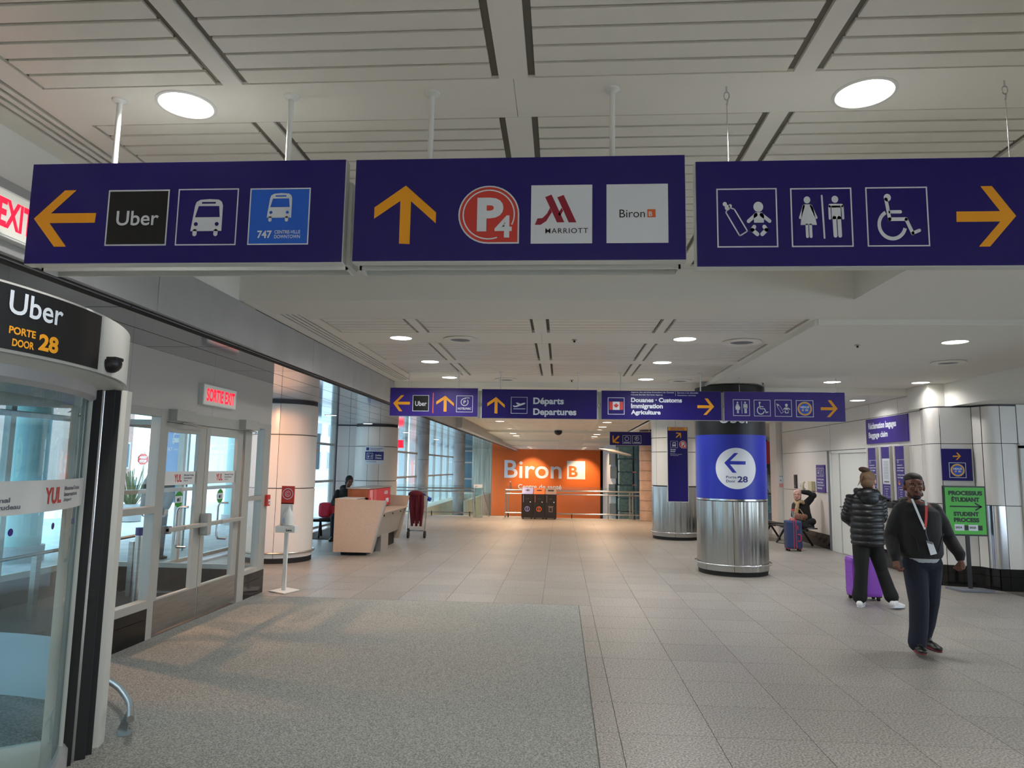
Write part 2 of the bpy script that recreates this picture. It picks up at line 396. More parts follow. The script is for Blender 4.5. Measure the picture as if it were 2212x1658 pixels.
MARR = px([([(1210, 1180), (1248, 1165), (1325, 1336), (1281, 1336)], []), ([(1282, 1182), (1320, 1168), (1396, 1337), (1351, 1337)], []),
           ([(1240, 1246), (1250, 1274), (1218, 1328), (1185, 1350), (1150, 1350), (1166, 1311), (1195, 1309), (1222, 1282)], []),
           ([(1308, 1246), (1317, 1266), (1298, 1300), (1289, 1284)], [])], (1150, 1165, 1396, 1350))
PHONE = [cap(.42, .25, .42, .75, .10), cap(.42, .78, .62, .86, .16), cap(.42, .22, .62, .14, .16)]
def pictframe(parent, F, x0, y0, x1, y1, shapes, w=.006, m='print_white', pad=0, layer=1, name='pictogram'):
    g = [frame(x0, y0, x1, y1, w)] + fit(shapes, x0 + pad, y0 + pad, x1 - pad, y1 - pad); return decal(parent, F, name, m, g, layer)
def p4logo(parent, F, x0, y0, x1, y1, layer=1):
    def drop(i):
        k = [(.5 + (.5 - i) * math.cos(R(a)), .5 + (.5 - i) * math.sin(R(a))) for a in range(0, 271, 9)]
        return (k + [(1 - i, i)], [])
    decal(parent, F, 'logo_border', 'print_white', fit([drop(0)], x0, y0, x1, y1), layer)
    decal(parent, F, 'logo', 'print_red', fit([drop(.025)], x0, y0, x1, y1), layer + 1)
    g = merge(fit([arc(.5, .5, .43, .022, -25, 290, 50)], x0, y0, x1, y1), textfit('P', x0 + .31 * (x1 - x0), y0 + .21 * (y1 - y0), x0 + .74 * (x1 - x0), y0 + .79 * (y1 - y0), .045),
              textfit('4', x0 + .60 * (x1 - x0), y0 + .10 * (y1 - y0), x0 + .88 * (x1 - x0), y0 + .48 * (y1 - y0), .03))
    decal(parent, F, 'lettering', 'print_white', g, layer + 2)
def roundel(parent, F, x0, y0, x1, y1, layer=1):
    w, h = x1 - x0, y1 - y0
    decal(parent, F, 'logo_border', 'print_white', fit([frame(0, 0, 1, 1, .035), ring(.5, .5, .41, .02)], x0, y0, x1, y1), layer)
    decal(parent, F, 'logo', 'print_amber', fit([ring(.5, .5, .39, .08)], x0, y0, x1, y1), layer)
    decal(parent, F, 'logo_field', 'print_blue', fit([circ(.5, .5, .31)], x0, y0, x1, y1), layer)
    decal(parent, F, 'lettering', 'print_white', merge(textfit('NEXUS', x0 + .25 * w, y0 + .52 * h, x0 + .75 * w, y0 + .66 * h, .05), fit([rect(.30, .36, .47, .47), rect(.53, .36, .70, .47)], x0, y0, x1, y1)), layer + 1)
    decal(parent, F, 'flag_marks', 'print_red', fit([rect(.30, .36, .34, .47), rect(.43, .36, .47, .47), rect(.365, .39, .405, .44), rect(.58, .43, .70, .45), rect(.53, .38, .70, .40)], x0, y0, x1, y1), layer + 2)
def lines2d(rows, x0, x1, y0, y1):
    """tiny body copy: rows of text filling a block"""
    n = len(rows); h = (y1 - y0) / n; L = max(len(r) for r in rows)
    return merge(*[textfit(r, x0, y1 - (i + .82) * h, x0 + (x1 - x0) * len(r) / L, y1 - (i + .12) * h, .03) for i, r in enumerate(rows)])

# ================================================================== STRUCTURE
def quad(name, m, parent, a, b, c, d, **t): return MB().add([a, b, c, d], [(0, 1, 2, 3)]).build(name, m, parent, **t)
mat('grout', '5E5B54', .8); mat('carpet_edge', '5C5A54', .8)
# ---- floor: grout bed, stone tiles one by one near the viewer, carpet
floor = struct('floor')
MB().box(-6.3, 13, -6, 24.3, -.2, -.004).build('grout_bed', 'grout', floor)
XS = [.39 + .612 * k for k in range(-11, 10)]
YS = [4.795 + .6 * k for k in range(-18, 34)]
_tiles = {}
def tile(x0, x1, y0, y1):
    w, d = round(x1 - x0, 3), round(y1 - y0, 3)
    if (w, d) not in _tiles:
        t = MB().box(-w / 2 + .0022, w / 2 - .0022, -d / 2 + .0022, d / 2 - .0022, -.008, 0, .0008).build('tile', 'tile_stone')
        _tiles[(w, d)] = t; o = t; me = t
    else:
        o = _tiles[(w, d)].copy(); COL.objects.link(o)
    o.parent = floor; o.location = ((x0 + x1) / 2, (y0 + y1) / 2, 0)
far = MB(); ntile = 0
for y0, y1 in zip(YS[:-1], YS[1:]):
    if y1 > 24.3: y1 = 24.3
    if y0 >= 24.3: continue
    for x0, x1 in zip(XS[:-1] + [XS[-1]], XS[1:] + [XS[-1] + .612]):
        cx, cy = (x0 + x1) / 2, (y0 + y1) / 2
        a0 = x0
        if cy < 8.98:
            if x1 < .24: continue
            if x0 < .235: a0 = .238
        b0 = y0
        if cy < 3.0 and False: continue
        vis = 3.5 < cy < 14.6 and cx < .76 * cy + .7 and cx > -.62 * cy and cx < 6.2
        if vis and ntile < 296:
            tile(a0, x1, b0, y1); ntile += 1
        else:
            far.add([(a0 + .002, b0 + .002, -.001), (x1 - .002, b0 + .002, -.001), (x1 - .002, y1 - .002, -.001), (a0 + .002, y1 - .002, -.001)], [(0, 1, 2, 3)])
far.build('floor_tiling', 'tile_stone', floor, kind='stuff')
cp = box('carpet', 'carpet', None, -3.95, .235, -6, 8.985, -.02, .003)
cp['label'] = 'large grey entrance carpet set flush in the stone floor before the doors'; cp['category'] = 'carpet'
box('carpet_trim', 'carpet_edge', cp, .232, .238, -6, 8.99, -.02, .0035); box('carpet_trim', 'carpet_edge', cp, -3.95, .238, 8.984, 8.990, -.02, .0035)

# ---- ceiling
ceil = struct('ceiling')
RIBS = [(-1.612, -1.52), (-.297, -.163), (1.03, 1.122)]
FX = [(-2.5, -1.645), (-1.487, -.33), (-.13, .997), (1.155, 2.42)]
def ceiling_field(par, z, y0, y1, pitch, gap=.02, dep=.016):
    """recessed backing with one plank per row and bay"""
    quad('backing', 'dark_void', par, (-2.52, y0, z + dep), (2.46, y0, z + dep), (2.46, y1, z + dep), (-2.52, y1, z + dep))
    n = int(round((y1 - y0) / pitch))
    for (x0, x1) in FX:
        s = MB().box(x0, x1, y0 + gap / 2, y0 + pitch - gap / 2, z, z + dep - .001, .002).build('ceiling_slat', 'slat_paint', par)
        for k in range(1, n):
            c = s.copy(); COL.objects.link(c); c.location = (0, k * pitch, 0)
    for x0, x1 in RIBS: box('ceiling_rib', 'ceiling_paint', par, x0, x1, y0, y1, z - .002, z + dep)
def plate(par, z, x0, x1, y0, y1, th=.05, m='ceiling_paint', name='ceiling_panel'): return box(name, m, par, x0, x1, y0, y1, z, z + th)
ZU, ZL, ZR = 3.48, 3.20, 3.14
plate(ceil, ZU, -2.62, 2.55, -6, 3.018 - 12 * .122); plate(ceil, ZU, -2.52, -.232, 3.018, 3.376); plate(ceil, ZU, -.23, 2.46, 3.018, 3.376)
plate(ceil, ZU, -2.62, -2.52, 1.554, 6.16); plate(ceil, ZU, 2.46, 2.552, 1.554, 6.16); plate(ceil, ZU, -3.0, -2.90, -6, 6.16)
ceiling_field(ceil, ZU, 3.018 - 12 * .122, 3.018, .122)
ceiling_field(ceil, ZU, 3.376, 3.376 + 22 * .122, .122); plate(ceil, ZU, -2.52, 2.46, 3.376 + 22 * .122, 6.16)
ceil2 = struct('ceiling')
plate(ceil2, ZL, -2.62, 2.50, 6.20, 6.97, m='gypsum'); plate(ceil2, ZL, 2.59, 9, -6, 6.955, m='gypsum'); plate(ceil2, ZL, 2.50, 2.59, 6.20, 6.955, m='gypsum'); plate(ceil2, ZL, -3, -2.90, 6.20, 12.28)
plate(ceil2, ZL, -2.90, -2.62, 6.20, 6.75, m='gypsum')
for a, b in ((7.70, 8.36), (9.74, 10.04), (11.38, 12.28)):
    plate(ceil2, ZL, -2.52, -.232, a, b); plate(ceil2, ZL, -.230, 2.46, a, b)
plate(ceil2, ZL, -2.62, -2.52, 6.97, 12.28); plate(ceil2, ZL, 2.46, 2.50, 6.97, 12.28)
for a, b, q in ((6.97, 7.70, .146), (8.36, 9.74, .138), (10.04, 11.38, .134)): ceiling_field(ceil2, ZL, a, b, q, .026, .035)
# bulkheads (vertical faces) between the ceiling levels
box('bulkhead', 'gypsum', ceil2, -3, 2.552, 6.16, 6.20, ZL, ZU + .05); box('bulkhead', 'gypsum', ceil2, 2.552, 2.59, -6, 6.2, ZL, ZU + .05)
ceil3 = struct('ceiling')
plate(ceil3, ZR, 2.53, 9, 6.97, 12.28, m='gypsum'); box('bulkhead', 'gypsum', ceil3, 2.50, 2.53, 6.97, 12.3, ZR - .0, ZL + .03); box('bulkhead', 'gypsum', ceil3, 2.53, 9, 6.955, 6.97, ZR, ZL + .03)
box('bulkhead', 'gypsum', ceil3, -3, 2.53, 12.28, 12.32, 3.11, ZL + .03); box('bulkhead', 'gypsum', ceil3, 2.53, 6.4, 12.28, 12.32, 3.02, ZR + .03)
box('beam', 'gypsum', ceil3, 6.15, 6.4, -6, 12.28, 2.765, ZR + .1); plate(ceil3, 2.765, 6.4, 12, -6, 12.28, m='gypsum'); box('beam_end', 'gypsum', ceil3, 5.90, 6.15, 11.6, 12.28, 2.765, ZR + .1)
box('sky_block_slab', 'concrete', ceil3, -7, 13, -6.2, 50.2, 3.75, 3.85)  # unseen slab added to block sky light leaking between the ceiling panels
ceil4 = struct('ceiling')
plate(ceil4, 3.11, -3, 2.53, 12.32, 26.8); plate(ceil4, 3.02, 2.53, 12, 12.32, 26.8, m='gypsum')
ter = [(26.8, 34, 3.03), (34, 40, 2.95), (40, 47.2, 2.91)]; zp = 3.11
for a, b, z in ter:
    plate(ceil4, z, -3, 12, a, b); box('bulkhead', 'gypsum', ceil4, -3, 12, a - .03, a, z, zp + .05); zp = z
st = MB()
for a, b, z in [(13.2, 26.2, 3.11)] + [(a + .6, b - .4, z) for a, b, z in ter]:
    y = a
    while y < b:
        for x0, x1 in FX: st.box(x0, x1, y, y + .13, z - .006, z)
        y += .5 if (int(y * 2) % 4) else .9
st.build('ceiling_slats', 'slat_paint', ceil4, kind='stuff')
# linear slot diffusers
def slot_vent(par, z, y0, y1, n=4, x0=-2.90, x1=-2.62):
    v = MB().box(x0, x1, y0, y1, z + .02, z + .04).build('vent_backing', 'vent_black', par)
    w = (x1 - x0) / (n + .9)
    for k in range(n + 1):
        xa = x0 + k * w + (0 if k == 0 else .016); box('vent_blade', 'ceiling_paint', par, xa, x0 + (k + 1) * w - .012 if k < n else x1, y0, y1, z, z + .02)
slot_vent(ceil, ZU, -6, 6.16); slot_vent(ceil2, ZL, 6.75, 12.05); box('ceiling_panel', 'ceiling_paint', ceil2, -2.90, -2.62, 12.05, 12.28, ZL, ZL + .05)
slot_vent(ceil4, 3.105, 19.5, 24.5, 3, -2.75, -2.4)
# small fixtures in the ceiling
def lightfix(loc, r, label, group=None, warm=False, ring=.018, first=[None, None]):
    i = 1 if warm else 0
    if first[i] is None:
        t = thing('ceiling_light', label, 'ceiling light', loc, group)
        MB().lathe(loc, [(r - .001, .012), (r - .001, -.001), (r + .004, -.006), (r + ring, -.004), (r + ring, 0)], 40).build('trim_ring', 'white_plastic', t)
        MB().lathe(loc, [(0, -.002), (r, -.002)], 40).build('lens', 'lamp_lens_warm' if warm else 'lamp_lens', t)
        first[i] = (t, r)
    else:
        t0, r0 = first[i]; t = copy_tree(t0, loc=loc); t.scale = (r / r0,) * 3; t['label'] = label
        if 'group' in t and not group: del t['group']
        if group: t['group'] = group
    return t
NEAR = [((-1.89, 3.19, ZU), 'round ceiling light above the left hanging sign'), ((1.42, 3.215, ZU), 'round ceiling light above the restroom sign on the right'),
        ((-1.9, 8.03, ZL), 'nearest left round light in the slatted ceiling'), ((-1.9, 9.89, ZL), 'middle left round light in the slatted ceiling'), ((-1.9, 11.67, ZL), 'farthest left round light just before the second sign row'),
        ((1.42, 8.05, ZL), 'nearest right round light in the slatted ceiling'), ((1.42, 9.86, ZL), 'middle right round light in the slatted ceiling'), ((1.42, 11.75, ZL), 'farthest right round light in the slatted ceiling before the customs sign'),
        ((4.31, 7.86, ZR), 'round light in the plain right ceiling, nearest of the three'), ((4.35, 11.46, ZR), 'round light in the plain right ceiling above the restroom sign end'),
        ((5.72, 11.46, ZR), 'round light in the plain right ceiling beside the cladded wall'), ((5.45, 13.2, 3.02), 'round light at the end of the second sign row by the baggage wall')]
for loc, lb in NEAR: lightfix(loc, .125 if loc[2] > 3.3 else .125, lb)
LEV = [('first', 3.11, (21.6, 24.0, 25.7)), ('second', 3.03, (27.7, 29.7, 31.3)), ('third', 2.95, (36.2, 38.1)), ('last', 2.91, (42., 44.6))]
for nm, z, yy in LEV:
    for k, y in enumerate(yy):
        for x in (-1.9, 1.42):
            if x < 0 and y == 24.0: continue
            pos = 'nearest' if k == 0 else ('farthest' if k == len(yy) - 1 else 'middle')
            lightfix((x, y, z), .14, '%s %s warm downlight in the %s far ceiling step before the orange wall' % (pos, 'left' if x < 0 else 'right', nm), 'warm downlights before the orange wall', True)
for y, lb in ((12.3, 'round light in the metal soffit above the first cladded column'), (15.2, 'round light in the metal soffit between the two cladded columns'), (18.2, 'round light in the metal soffit above the second cladded column'),
              (22.9, 'round light in the metal soffit beyond the second cladded column'), (28.5, 'round light in the metal soffit between the two concrete columns')):
    lightfix((-5.12, y, 2.783), .12, lb)
def diffuser(loc, r, label, dark=False):
    t = thing('ceiling_speaker', label, 'ceiling speaker', loc)
    MB().lathe(loc, [(r * .75, 0), (r, -.004), (r * 1.02, -.016), (r * .62, -.022), (r * .60, -.012)], 36).build('rim', 'ceiling_paint', t)
    MB().lathe(loc, [(0, -.018), (r * .3, -.016), (r * .60, -.012)], 36).build('grille', 'print_grey', t)
diffuser((-1.2, 8.08, ZL), .2, 'round speaker plate left of the middle rib in the slatted ceiling'); diffuser((2.1, 8.2, ZL), .22, 'round speaker plate at the right edge of the slatted ceiling')
diffuser((-.95, 11.85, ZL), .2, 'round speaker plate above the gap left of the departures sign'); diffuser((2.0, 11.85, ZL), .2, 'round speaker plate above the customs sign'); diffuser((5.0, 9.3, ZR), .2, 'round speaker plate in the plain right ceiling')
for (x, y, z), lb in (((.15, 8.1, ZL), 'nearest small black sprinkler in the slatted ceiling'), ((.18, 11.9, ZL), 'small black sprinkler above the departures sign'), ((3.35, 8.05, ZR), 'small black sprinkler in the plain right ceiling'), ((3.3, 11.6, ZR), 'small black sprinkler above the right end of the customs sign')):
    t = thing('sprinkler', lb, 'sprinkler', (x, y, z)); MB().cyl((x, y), .03, z - .012, z, 16).build('plate', 'frame_alu', t); MB().cyl((x, y), .012, z - .035, z - .012, 10).build('head', 'black_plastic', t)
t = thing('security_camera', 'black dome camera under the far ceiling before the orange wall', 'security camera', (-.1, 26.2, 3.11))
MB().cyl((-.1, 26.2), .14, 3.04, 3.11, 20).build('base', 'frame_alu', t); MB().ell((-.1, 26.2, 3.04), (.15, .15, .13)).build('dome', 'black_plastic', t)

# ---- left fascia and soffit
MB().box(-3.02, -3.0, -6, 6.16, 3.2, ZU + .05).build('wall_left', 'gypsum', None, kind='structure')
trim = struct('trim_1')
cuts = [-6, -.12, 1.54, 3.20, 4.86, 6.49]
for a, b in zip(cuts[:-1], cuts[1:]): MB().box(-3.03, -2.985, a + .004, b - .004, 2.80, 3.195, .004).build('fascia_panel', 'fascia_metal', trim)
cuts = [6.49, 8.16, 9.82, 11.95, 14, 16, 18, 20]
for a, b in zip(cuts[:-1], cuts[1:]): MB().box(-3.05, -3.0, a + .004, b - .004, 2.80, 3.195, .004).build('fascia_panel', 'fascia_metal', trim)
for a, b in [(20, 22.5), (22.5, 25), (25, 28), (28, 32), (32, 37), (37, 47)]: MB().box(-3.05, -2.85, a + .004, b - .004, 2.80, 3.195, .004).build('fascia_panel', 'fascia_metal', trim)
box('shadow_gap', 'vent_black', trim, -3.10, -3.05, -6, 47, 2.775, 3.75)  # unseen upper part added to block sky light leaking over the fascia
soff = struct('trim_2')
box('soffit_backing', 'vent_black', soff, -6.46, -3.03, -6, 47, 2.80, 2.83)
SX = [-3.04, -3.48, -3.95, -4.45, -4.95, -5.45, -5.95, -6.45]
ys = [-2 + 1.66 * k for k in range(12)] + [20.3 + 2.6 * k for k in range(1, 11)]
for x1, x0 in zip(SX[:-1], SX[1:]):
    for a, b in zip(ys[:-1], ys[1:]):
        MB().box(x0 + .006, x1 - .006, a + .006, b - .006, 2.785, 2.80).build('soffit_panel', 'soffit_metal', soff)

# ---- entrance wall with the double door (X = -3.95)
XW = -3.95
wl = struct('wall_left')
for a, b in ((4.6, 6.09), (6.09, 7.64), (7.64, 9.27)): MB().box(XW - .12, XW, a + .002, b - .002, 2.215, 2.785).build('wall_panel', 'wall_panel_grey', wl)
box('wall_panel', 'wall_panel_grey', wl, XW - .12, XW, -6, .9, 0, 2.785); box('wall_panel', 'wall_panel_grey', wl, XW - .12, XW, .9, 4.6, 2.45, 2.785)
box('end_post', 'frame_alu', wl, XW - .12, XW + .004, 9.17, 9.27, 0, 2.22)
def plinth(par, x0, x1, y0, y1):
    box('granite_tile', 'black_granite', par, x0, x1, y0, y1, 0, .20); box('granite_tile', 'black_granite', par, x0, x1, y0, y1, .204, .30)
plinth(wl, XW - .12, XW + .01, 6.0, 6.655); plinth(wl, XW - .12, XW + .01, 8.64, 9.265)
def bars(par, rects, m='frame_alu', x0=XW - .09, x1=XW + .012, name='frame'):
    b = MB()
    for (a, c, z0, z1) in rects: b.box(x0, x1, a, c, z0, z1, .003)
    return b.build(name, m, par)
win1 = struct('window_1')
bars(win1, [(6.0, 6.12, .30, 2.215), (6.62, 6.72, .0, 2.215), (6.12, 6.62, 2.14, 2.215), (6.12, 6.62, .30, .375), (6.12, 6.62, 1.20, 1.265)])
quad('pane', 'glass_clear', win1, (XW - .04, 6.12, 1.26), (XW - .04, 6.62, 1.26), (XW - .04, 6.62, 2.14), (XW - .04, 6.12, 2.14))
quad('pane', 'glass_clear', win1, (XW - .04, 6.12, .37), (XW - .04, 6.62, .37), (XW - .04, 6.62, 1.2), (XW - .04, 6.12, 1.2))
win2 = struct('window_2')
bars(win2, [(8.50, 8.68, 0, 2.215), (9.06, 9.17, .30, 2.215), (8.68, 9.06, 2.15, 2.215), (8.68, 9.06, .30, .355), (8.68, 9.06, 1.22, 1.275)])
quad('pane', 'glass_clear', win2, (XW - .04, 8.68, 1.27), (XW - .04, 9.06, 1.27), (XW - .04, 9.06, 2.15), (XW - .04, 8.68, 2.15))
quad('pane', 'glass_clear', win2, (XW - .04, 8.68, .35), (XW - .04, 9.06, .35), (XW - .04, 9.06, 1.22), (XW - .04, 8.68, 1.22))
door = struct('door_1')
bars(door, [(6.72, 8.5, 2.10, 2.215)], name='door_header')
def leaf(y0, y1, g0, g1):
    l = bars(door, [(y0, g0, .03, 2.095), (g1, y1, .03, 2.095), (g0, g1, 2.0, 2.095), (g0, g1, .03, .36)], x0=XW - .055, x1=XW - .01, name='door_leaf')
    quad('pane', 'glass_clear', l, (XW - .035, g0, .36), (XW - .035, g1, .36), (XW - .035, g1, 2.0), (XW - .035, g0, 2.0))
    box('kick_plate', 'steel_brushed', l, XW - .011, XW - .004, y0 + .01, y1 - .01, .03, .345)
    F = Face((XW - .033, 0, 0), (0, 1, 0)); w = g1 - g0
    decal(l, F, 'glass_banner', 'white_plastic', [rect(g0, 1.46, g1, 1.60)], 1)
    decal(l, F, 'lettering', 'print_red', textfit('YUL', g0 + .33 * w, 1.49, g0 + .56 * w, 1.57, .03), 2)
    decal(l, F, 'lettering', 'print_grey', lines2d(['Montreal-Trudeau', 'International', 'Airport'], g0 + .63 * w, g0 + .95 * w, 1.485, 1.575), 2)
    decal(l, F, 'sticker', 'print_green', [circ((g0 + g1) / 2 + .01, 1.31, .082)], 1)
    decal(l, F, 'sticker_band', 'print_white', [rect((g0 + g1) / 2 - .063, 1.275, (g0 + g1) / 2 + .083, 1.345)], 2)
    decal(l, F, 'pictogram', 'print_black', [circ((g0 + g1) / 2 - .005, 1.305, .02), cap((g0 + g1) / 2 + .03, 1.29, (g0 + g1) / 2 + .03, 1.325, .014)], 3)
    return l
l1 = leaf(6.74, 7.565, 6.80, 7.42); l2 = leaf(7.575, 8.48, 7.66, 8.345)
for l, a, b in ((l1, 6.80, 7.56), (l2, 7.60, 8.47)):
    pb = MB().box(XW + .03, XW + .075, a, b, 1.0, 1.045, .008).box(XW + .045, XW + .085, a + .28, b - .02, 1.002, 1.043, .006).build('push_bar', 'frame_alu', l)
    box('bracket', 'steel', pb, XW - .01, XW + .07, a, a + .05, .985, 1.06)
MB().box(XW - .01, XW + .09, 7.53, 7.62, .90, 1.14, .02).build('lock_case', 'frame_alu', l1)
for l, y in ((l1, 7.30), (l2, 8.2)):
    MB().tube([(XW - .02, y, .80), (XW - .12, y, .80), (XW - .14, y, .84), (XW - .14, y, 1.18), (XW - .12, y, 1.22), (XW - .02, y, 1.22)], .012).build('pull_handle', 'steel', l)
for l, a, b, c in ((l1, 6.75, 7.12, 7.5), (l2, 8.30, 8.70, 8.68)):
    cl = MB().box(XW, XW + .10, a, b, 2.11, 2.225, .006).build('door_closer', 'frame_alu', l)
    MB().tube([(XW + .06, (a + b) / 2, 2.10), (XW + .09, (a + b) / 2 + .12, 2.09), (XW + .05, c, 2.075)], .008, 8).build('closer_arm', 'steel', cl)
fa = thing('fire_alarm', 'small red manual fire alarm box on the end post beside the double door', 'fire alarm', (XW + .01, 9.22, 1.13))
MB().box(XW + .004, XW + .05, 9.17, 9.27, 1.13, 1.28, .008).build('case', 'print_red', fa); MB().box(XW + .05, XW + .056, 9.19, 9.25, 1.19, 1.22).box(XW + .05, XW + .058, 9.2, 9.24, 1.15, 1.18).build('lever', 'print_white', fa)
# illuminated exit signs
def exit_sign(y0, y1, z0, z1, x, text, label):
    t = thing('exit_sign', label, 'exit sign', (x, y0, z0))
    MB().box(x, x + .055, y0, y1, z0, z1, .004).build('case', 'sign_edge', t)
    F = Face((x + .057, 0, 0), (0, 1, 0)); decal(t, F, 'face', 'exit_face', [rect(y0 + .012, z0 + .012, y1 - .012, z1 - .012)], 1)
    h = z1 - z0; decal(t, F, 'lettering', 'exit_red', textfit(text, y0 + .07, z0 + h * .19, y1 - .05, z0 + h * .81, .035, 1.02), 2)
exit_sign(7.31, 8.09, 2.325, 2.56, XW, 'SORTIE EXIT', 'lit exit sign with red letters over the double door')
exit_sign(2.80, 3.59, 2.86, 3.115, -2.985, 'SORTIE EXIT', 'lit exit sign with red letters on the fascia behind the left hanging sign')
# vestibule beyond the doors
v = struct('wall_outer')
quad('vestibule_mat', 'mat_dark', v, (-8.4, .5, -.001), (XW - .12, .5, -.001), (XW - .12, 9.2, -.001), (-8.4, 9.2, -.001))
box('base_kerb', 'black_granite', v, -6.45, -6.35, 4.5, 9.2, 0, .30)
b = MB()
for y in (4.6, 6.2, 7.7, 9.15): b.box(-6.45, -6.37, y - .04, y + .04, 0, 2.785)
for z in (.30, 1.28, 2.2): b.box(-6.44, -6.38, 4.5, 9.2, z, z + .07)
b.box(-6.4, XW - .12, 9.16, 9.22, 2.2, 2.27).box(-6.4, XW - .12, 9.16, 9.22, .30, .36)
b.build('frame', 'frame_alu', v)
quad('pane', 'glass_green', v, (-6.41, 4.5, .3), (-6.41, 9.2, .3), (-6.41, 9.2, 2.78), (-6.41, 4.5, 2.78))
quad('pane', 'glass_clear', v, (-6.4, 9.19, .3), (XW - .12, 9.19, .3), (XW - .12, 9.19, 2.78), (-6.4, 9.19, 2.78)); box('base_kerb', 'black_granite', v, -6.4, XW - .12, 9.15, 9.23, 0, .30)
# guard rails and bollard inside the vestibule
gr = thing('guard_rail', 'leaning brushed guard rail with slanted posts inside the vestibule', 'guard rail', (-5.6, 7.5, 0))
MB().tube([(-5.9, 6.3, .62), (-5.6, 7.5, .70), (-5.3, 9.0, .78)], .02).build('rail', 'steel_brushed', gr)
for y in (6.6, 7.3, 8.0, 8.7): MB().box(-5.72 + (y - 7) * .14, -5.66 + (y - 7) * .14, y, y + .07, 0, .68).build('post', 'steel_brushed', gr)
bo = thing('bollard', 'slim steel bollard with a dark cap behind the narrow side window', 'bollard', (-4.45, 7.25, 0))
MB().cyl((-4.45, 7.25), .045, 0, .92, 20).build('post', 'steel_brushed', bo); MB().cyl((-4.45, 7.25), .048, .92, 1.0, 20).build('cap', 'print_navy', bo)

# ---- revolving door
RC = (-4.2, 2.9)
rd = thing('revolving_door', 'curved glass revolving door with a black canopy sign at the left', 'revolving door', (*RC, 0))
def arcpts(r, a0, a1, n=40): return [(RC[0] + r * math.cos(R(a0 + (a1 - a0) * k / n)), RC[1] + r * math.sin(R(a0 + (a1 - a0) * k / n))) for k in range(n + 1)]
mat('canopy_white', 'C4C2BA', .45); mat('low_white', 'DDE2EA', .5)
MB().lathe((*RC, 0), [(1.70, 2.10), (1.93, 2.138), (1.93, 2.43), (1.90, 2.436), (.2, 2.436)], 90, R(-80), R(100)).build('canopy', 'canopy_white', rd)
MB().lathe((*RC, 0), [(1.70, 2.0), (1.78, 2.06), (1.78, 2.13), (1.92, 2.135)], 80, R(-80), R(52)).build('canopy_rim', 'fascia_metal', rd)
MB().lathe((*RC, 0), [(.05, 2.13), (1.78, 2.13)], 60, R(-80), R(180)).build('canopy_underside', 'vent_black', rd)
def gpanel(name, m, r, a0, a1, z0, z1, n=40):
    b = MB(); b.keep = True; return b.wallpath(arcpts(r, a0, a1, n), z0, z1, smooth=True).build(name, m, rd)
gpanel('curved_pane', 'glass_drum', 1.75, -75, 36, .12, 2.06)
b = MB(); b.lathe((*RC, 0), [(1.72, .13), (1.72, .01), (1.79, .01), (1.79, .10), (1.77, .13), (1.72, .13)], 60, R(-75), R(36)); b.build('bottom_rail', 'fascia_metal', rd)
def dpost(name, m, a, r, w, d, z0, z1):
    c, s = math.cos(R(a)), math.sin(R(a)); b = MB().box(-d / 2, d / 2, -w / 2, w / 2, z0, z1, .004)
    b.v = [(RC[0] + c * (r + x) - s * y, RC[1] + s * (r + x) + c * y, z) for x, y, z in b.v]; return b.build(name, m, rd)
dpost('stile', 'frame_alu', 34.5, 1.74, .035, .05, .02, 2.1); dpost('rubber_seal', 'rubber', 35.7, 1.78, .03, .06, 0, 2.12); dpost('stile', 'steel', 36.8, 1.80, .02, .05, 0, 2.12)
dpost('rubber_seal', 'rubber', 38.1, 1.84, .06, .08, 0, 2.13); dpost('rubber_seal', 'rubber', 39.6, 1.88, .05, .07, 0, 2.13)
quad('side_pane', 'glass_clear', rd, (-2.86, 4.24, .1), (-3.95, 4.6, .1), (-3.95, 4.6, 2.14), (-2.86, 4.24, 2.14))
b = MB().prism([(-2.85, 4.14), (-2.735, 4.20), (-2.76, 4.29), (-2.87, 4.25)], 'z', 0, 2.14); b.build('side_post', 'canopy_white', rd)
DG = Drum(RC, 1.752, 0)
A = lambda a, r=1.752: R(a) * r
decal(rd, DG, 'glass_banner', 'white_plastic', [rect(A(-40), 1.45, A(33.5), 1.602)], 1)
decal(rd, DG, 'lettering', 'print_red', textfit('YUL', A(11.1), 1.485, A(16.6), 1.565, .03), 2)
decal(rd, DG, 'lettering', 'print_grey', lines2d(['Montreal-Trudeau', 'International', 'Airport'], A(17.8), A(26.5), 1.48, 1.57), 2)
decal(rd, DG, 'lettering', 'print_grey', lines2d(['Aeroport', 'International', 'Montreal-Trudeau'], A(-7), A(5), 1.47, 1.565), 2)
DC = Drum(RC, 1.932, 0); A2 = lambda a: R(a) * 1.932
decal(rd, DC, 'canopy_sign', 'wrap_black', [rect(A2(-60), 2.15, A2(11.6), 2.42)], 1)
decal(rd, DC, 'lettering', 'print_white', textfit('Uber', A2(-6.8), 2.30, A2(2.0), 2.398, .012), 2)
decal(rd, DC, 'lettering', 'print_amber', merge(textfit('PORTE', A2(-6.5), 2.217, A2(-2.5), 2.249, .03), textfit('DOOR', A2(-5.9), 2.167, A2(-2.6), 2.199, .03), textfit('28', A2(-1.9), 2.172, A2(1.6), 2.246, .04)), 2)
t = MB().ell((-2.325, 3.42, 2.20), (.05, .055, .05), Matrix.Rotation(.3, 3, 'Z')); t.v = [(x, y, min(z, 2.215)) for x, y, z in t.v]; t.box(-2.35, -2.28, 3.385, 3.455, 2.21, 2.232, .01).build('motion_sensor', 'black_plastic', rd)
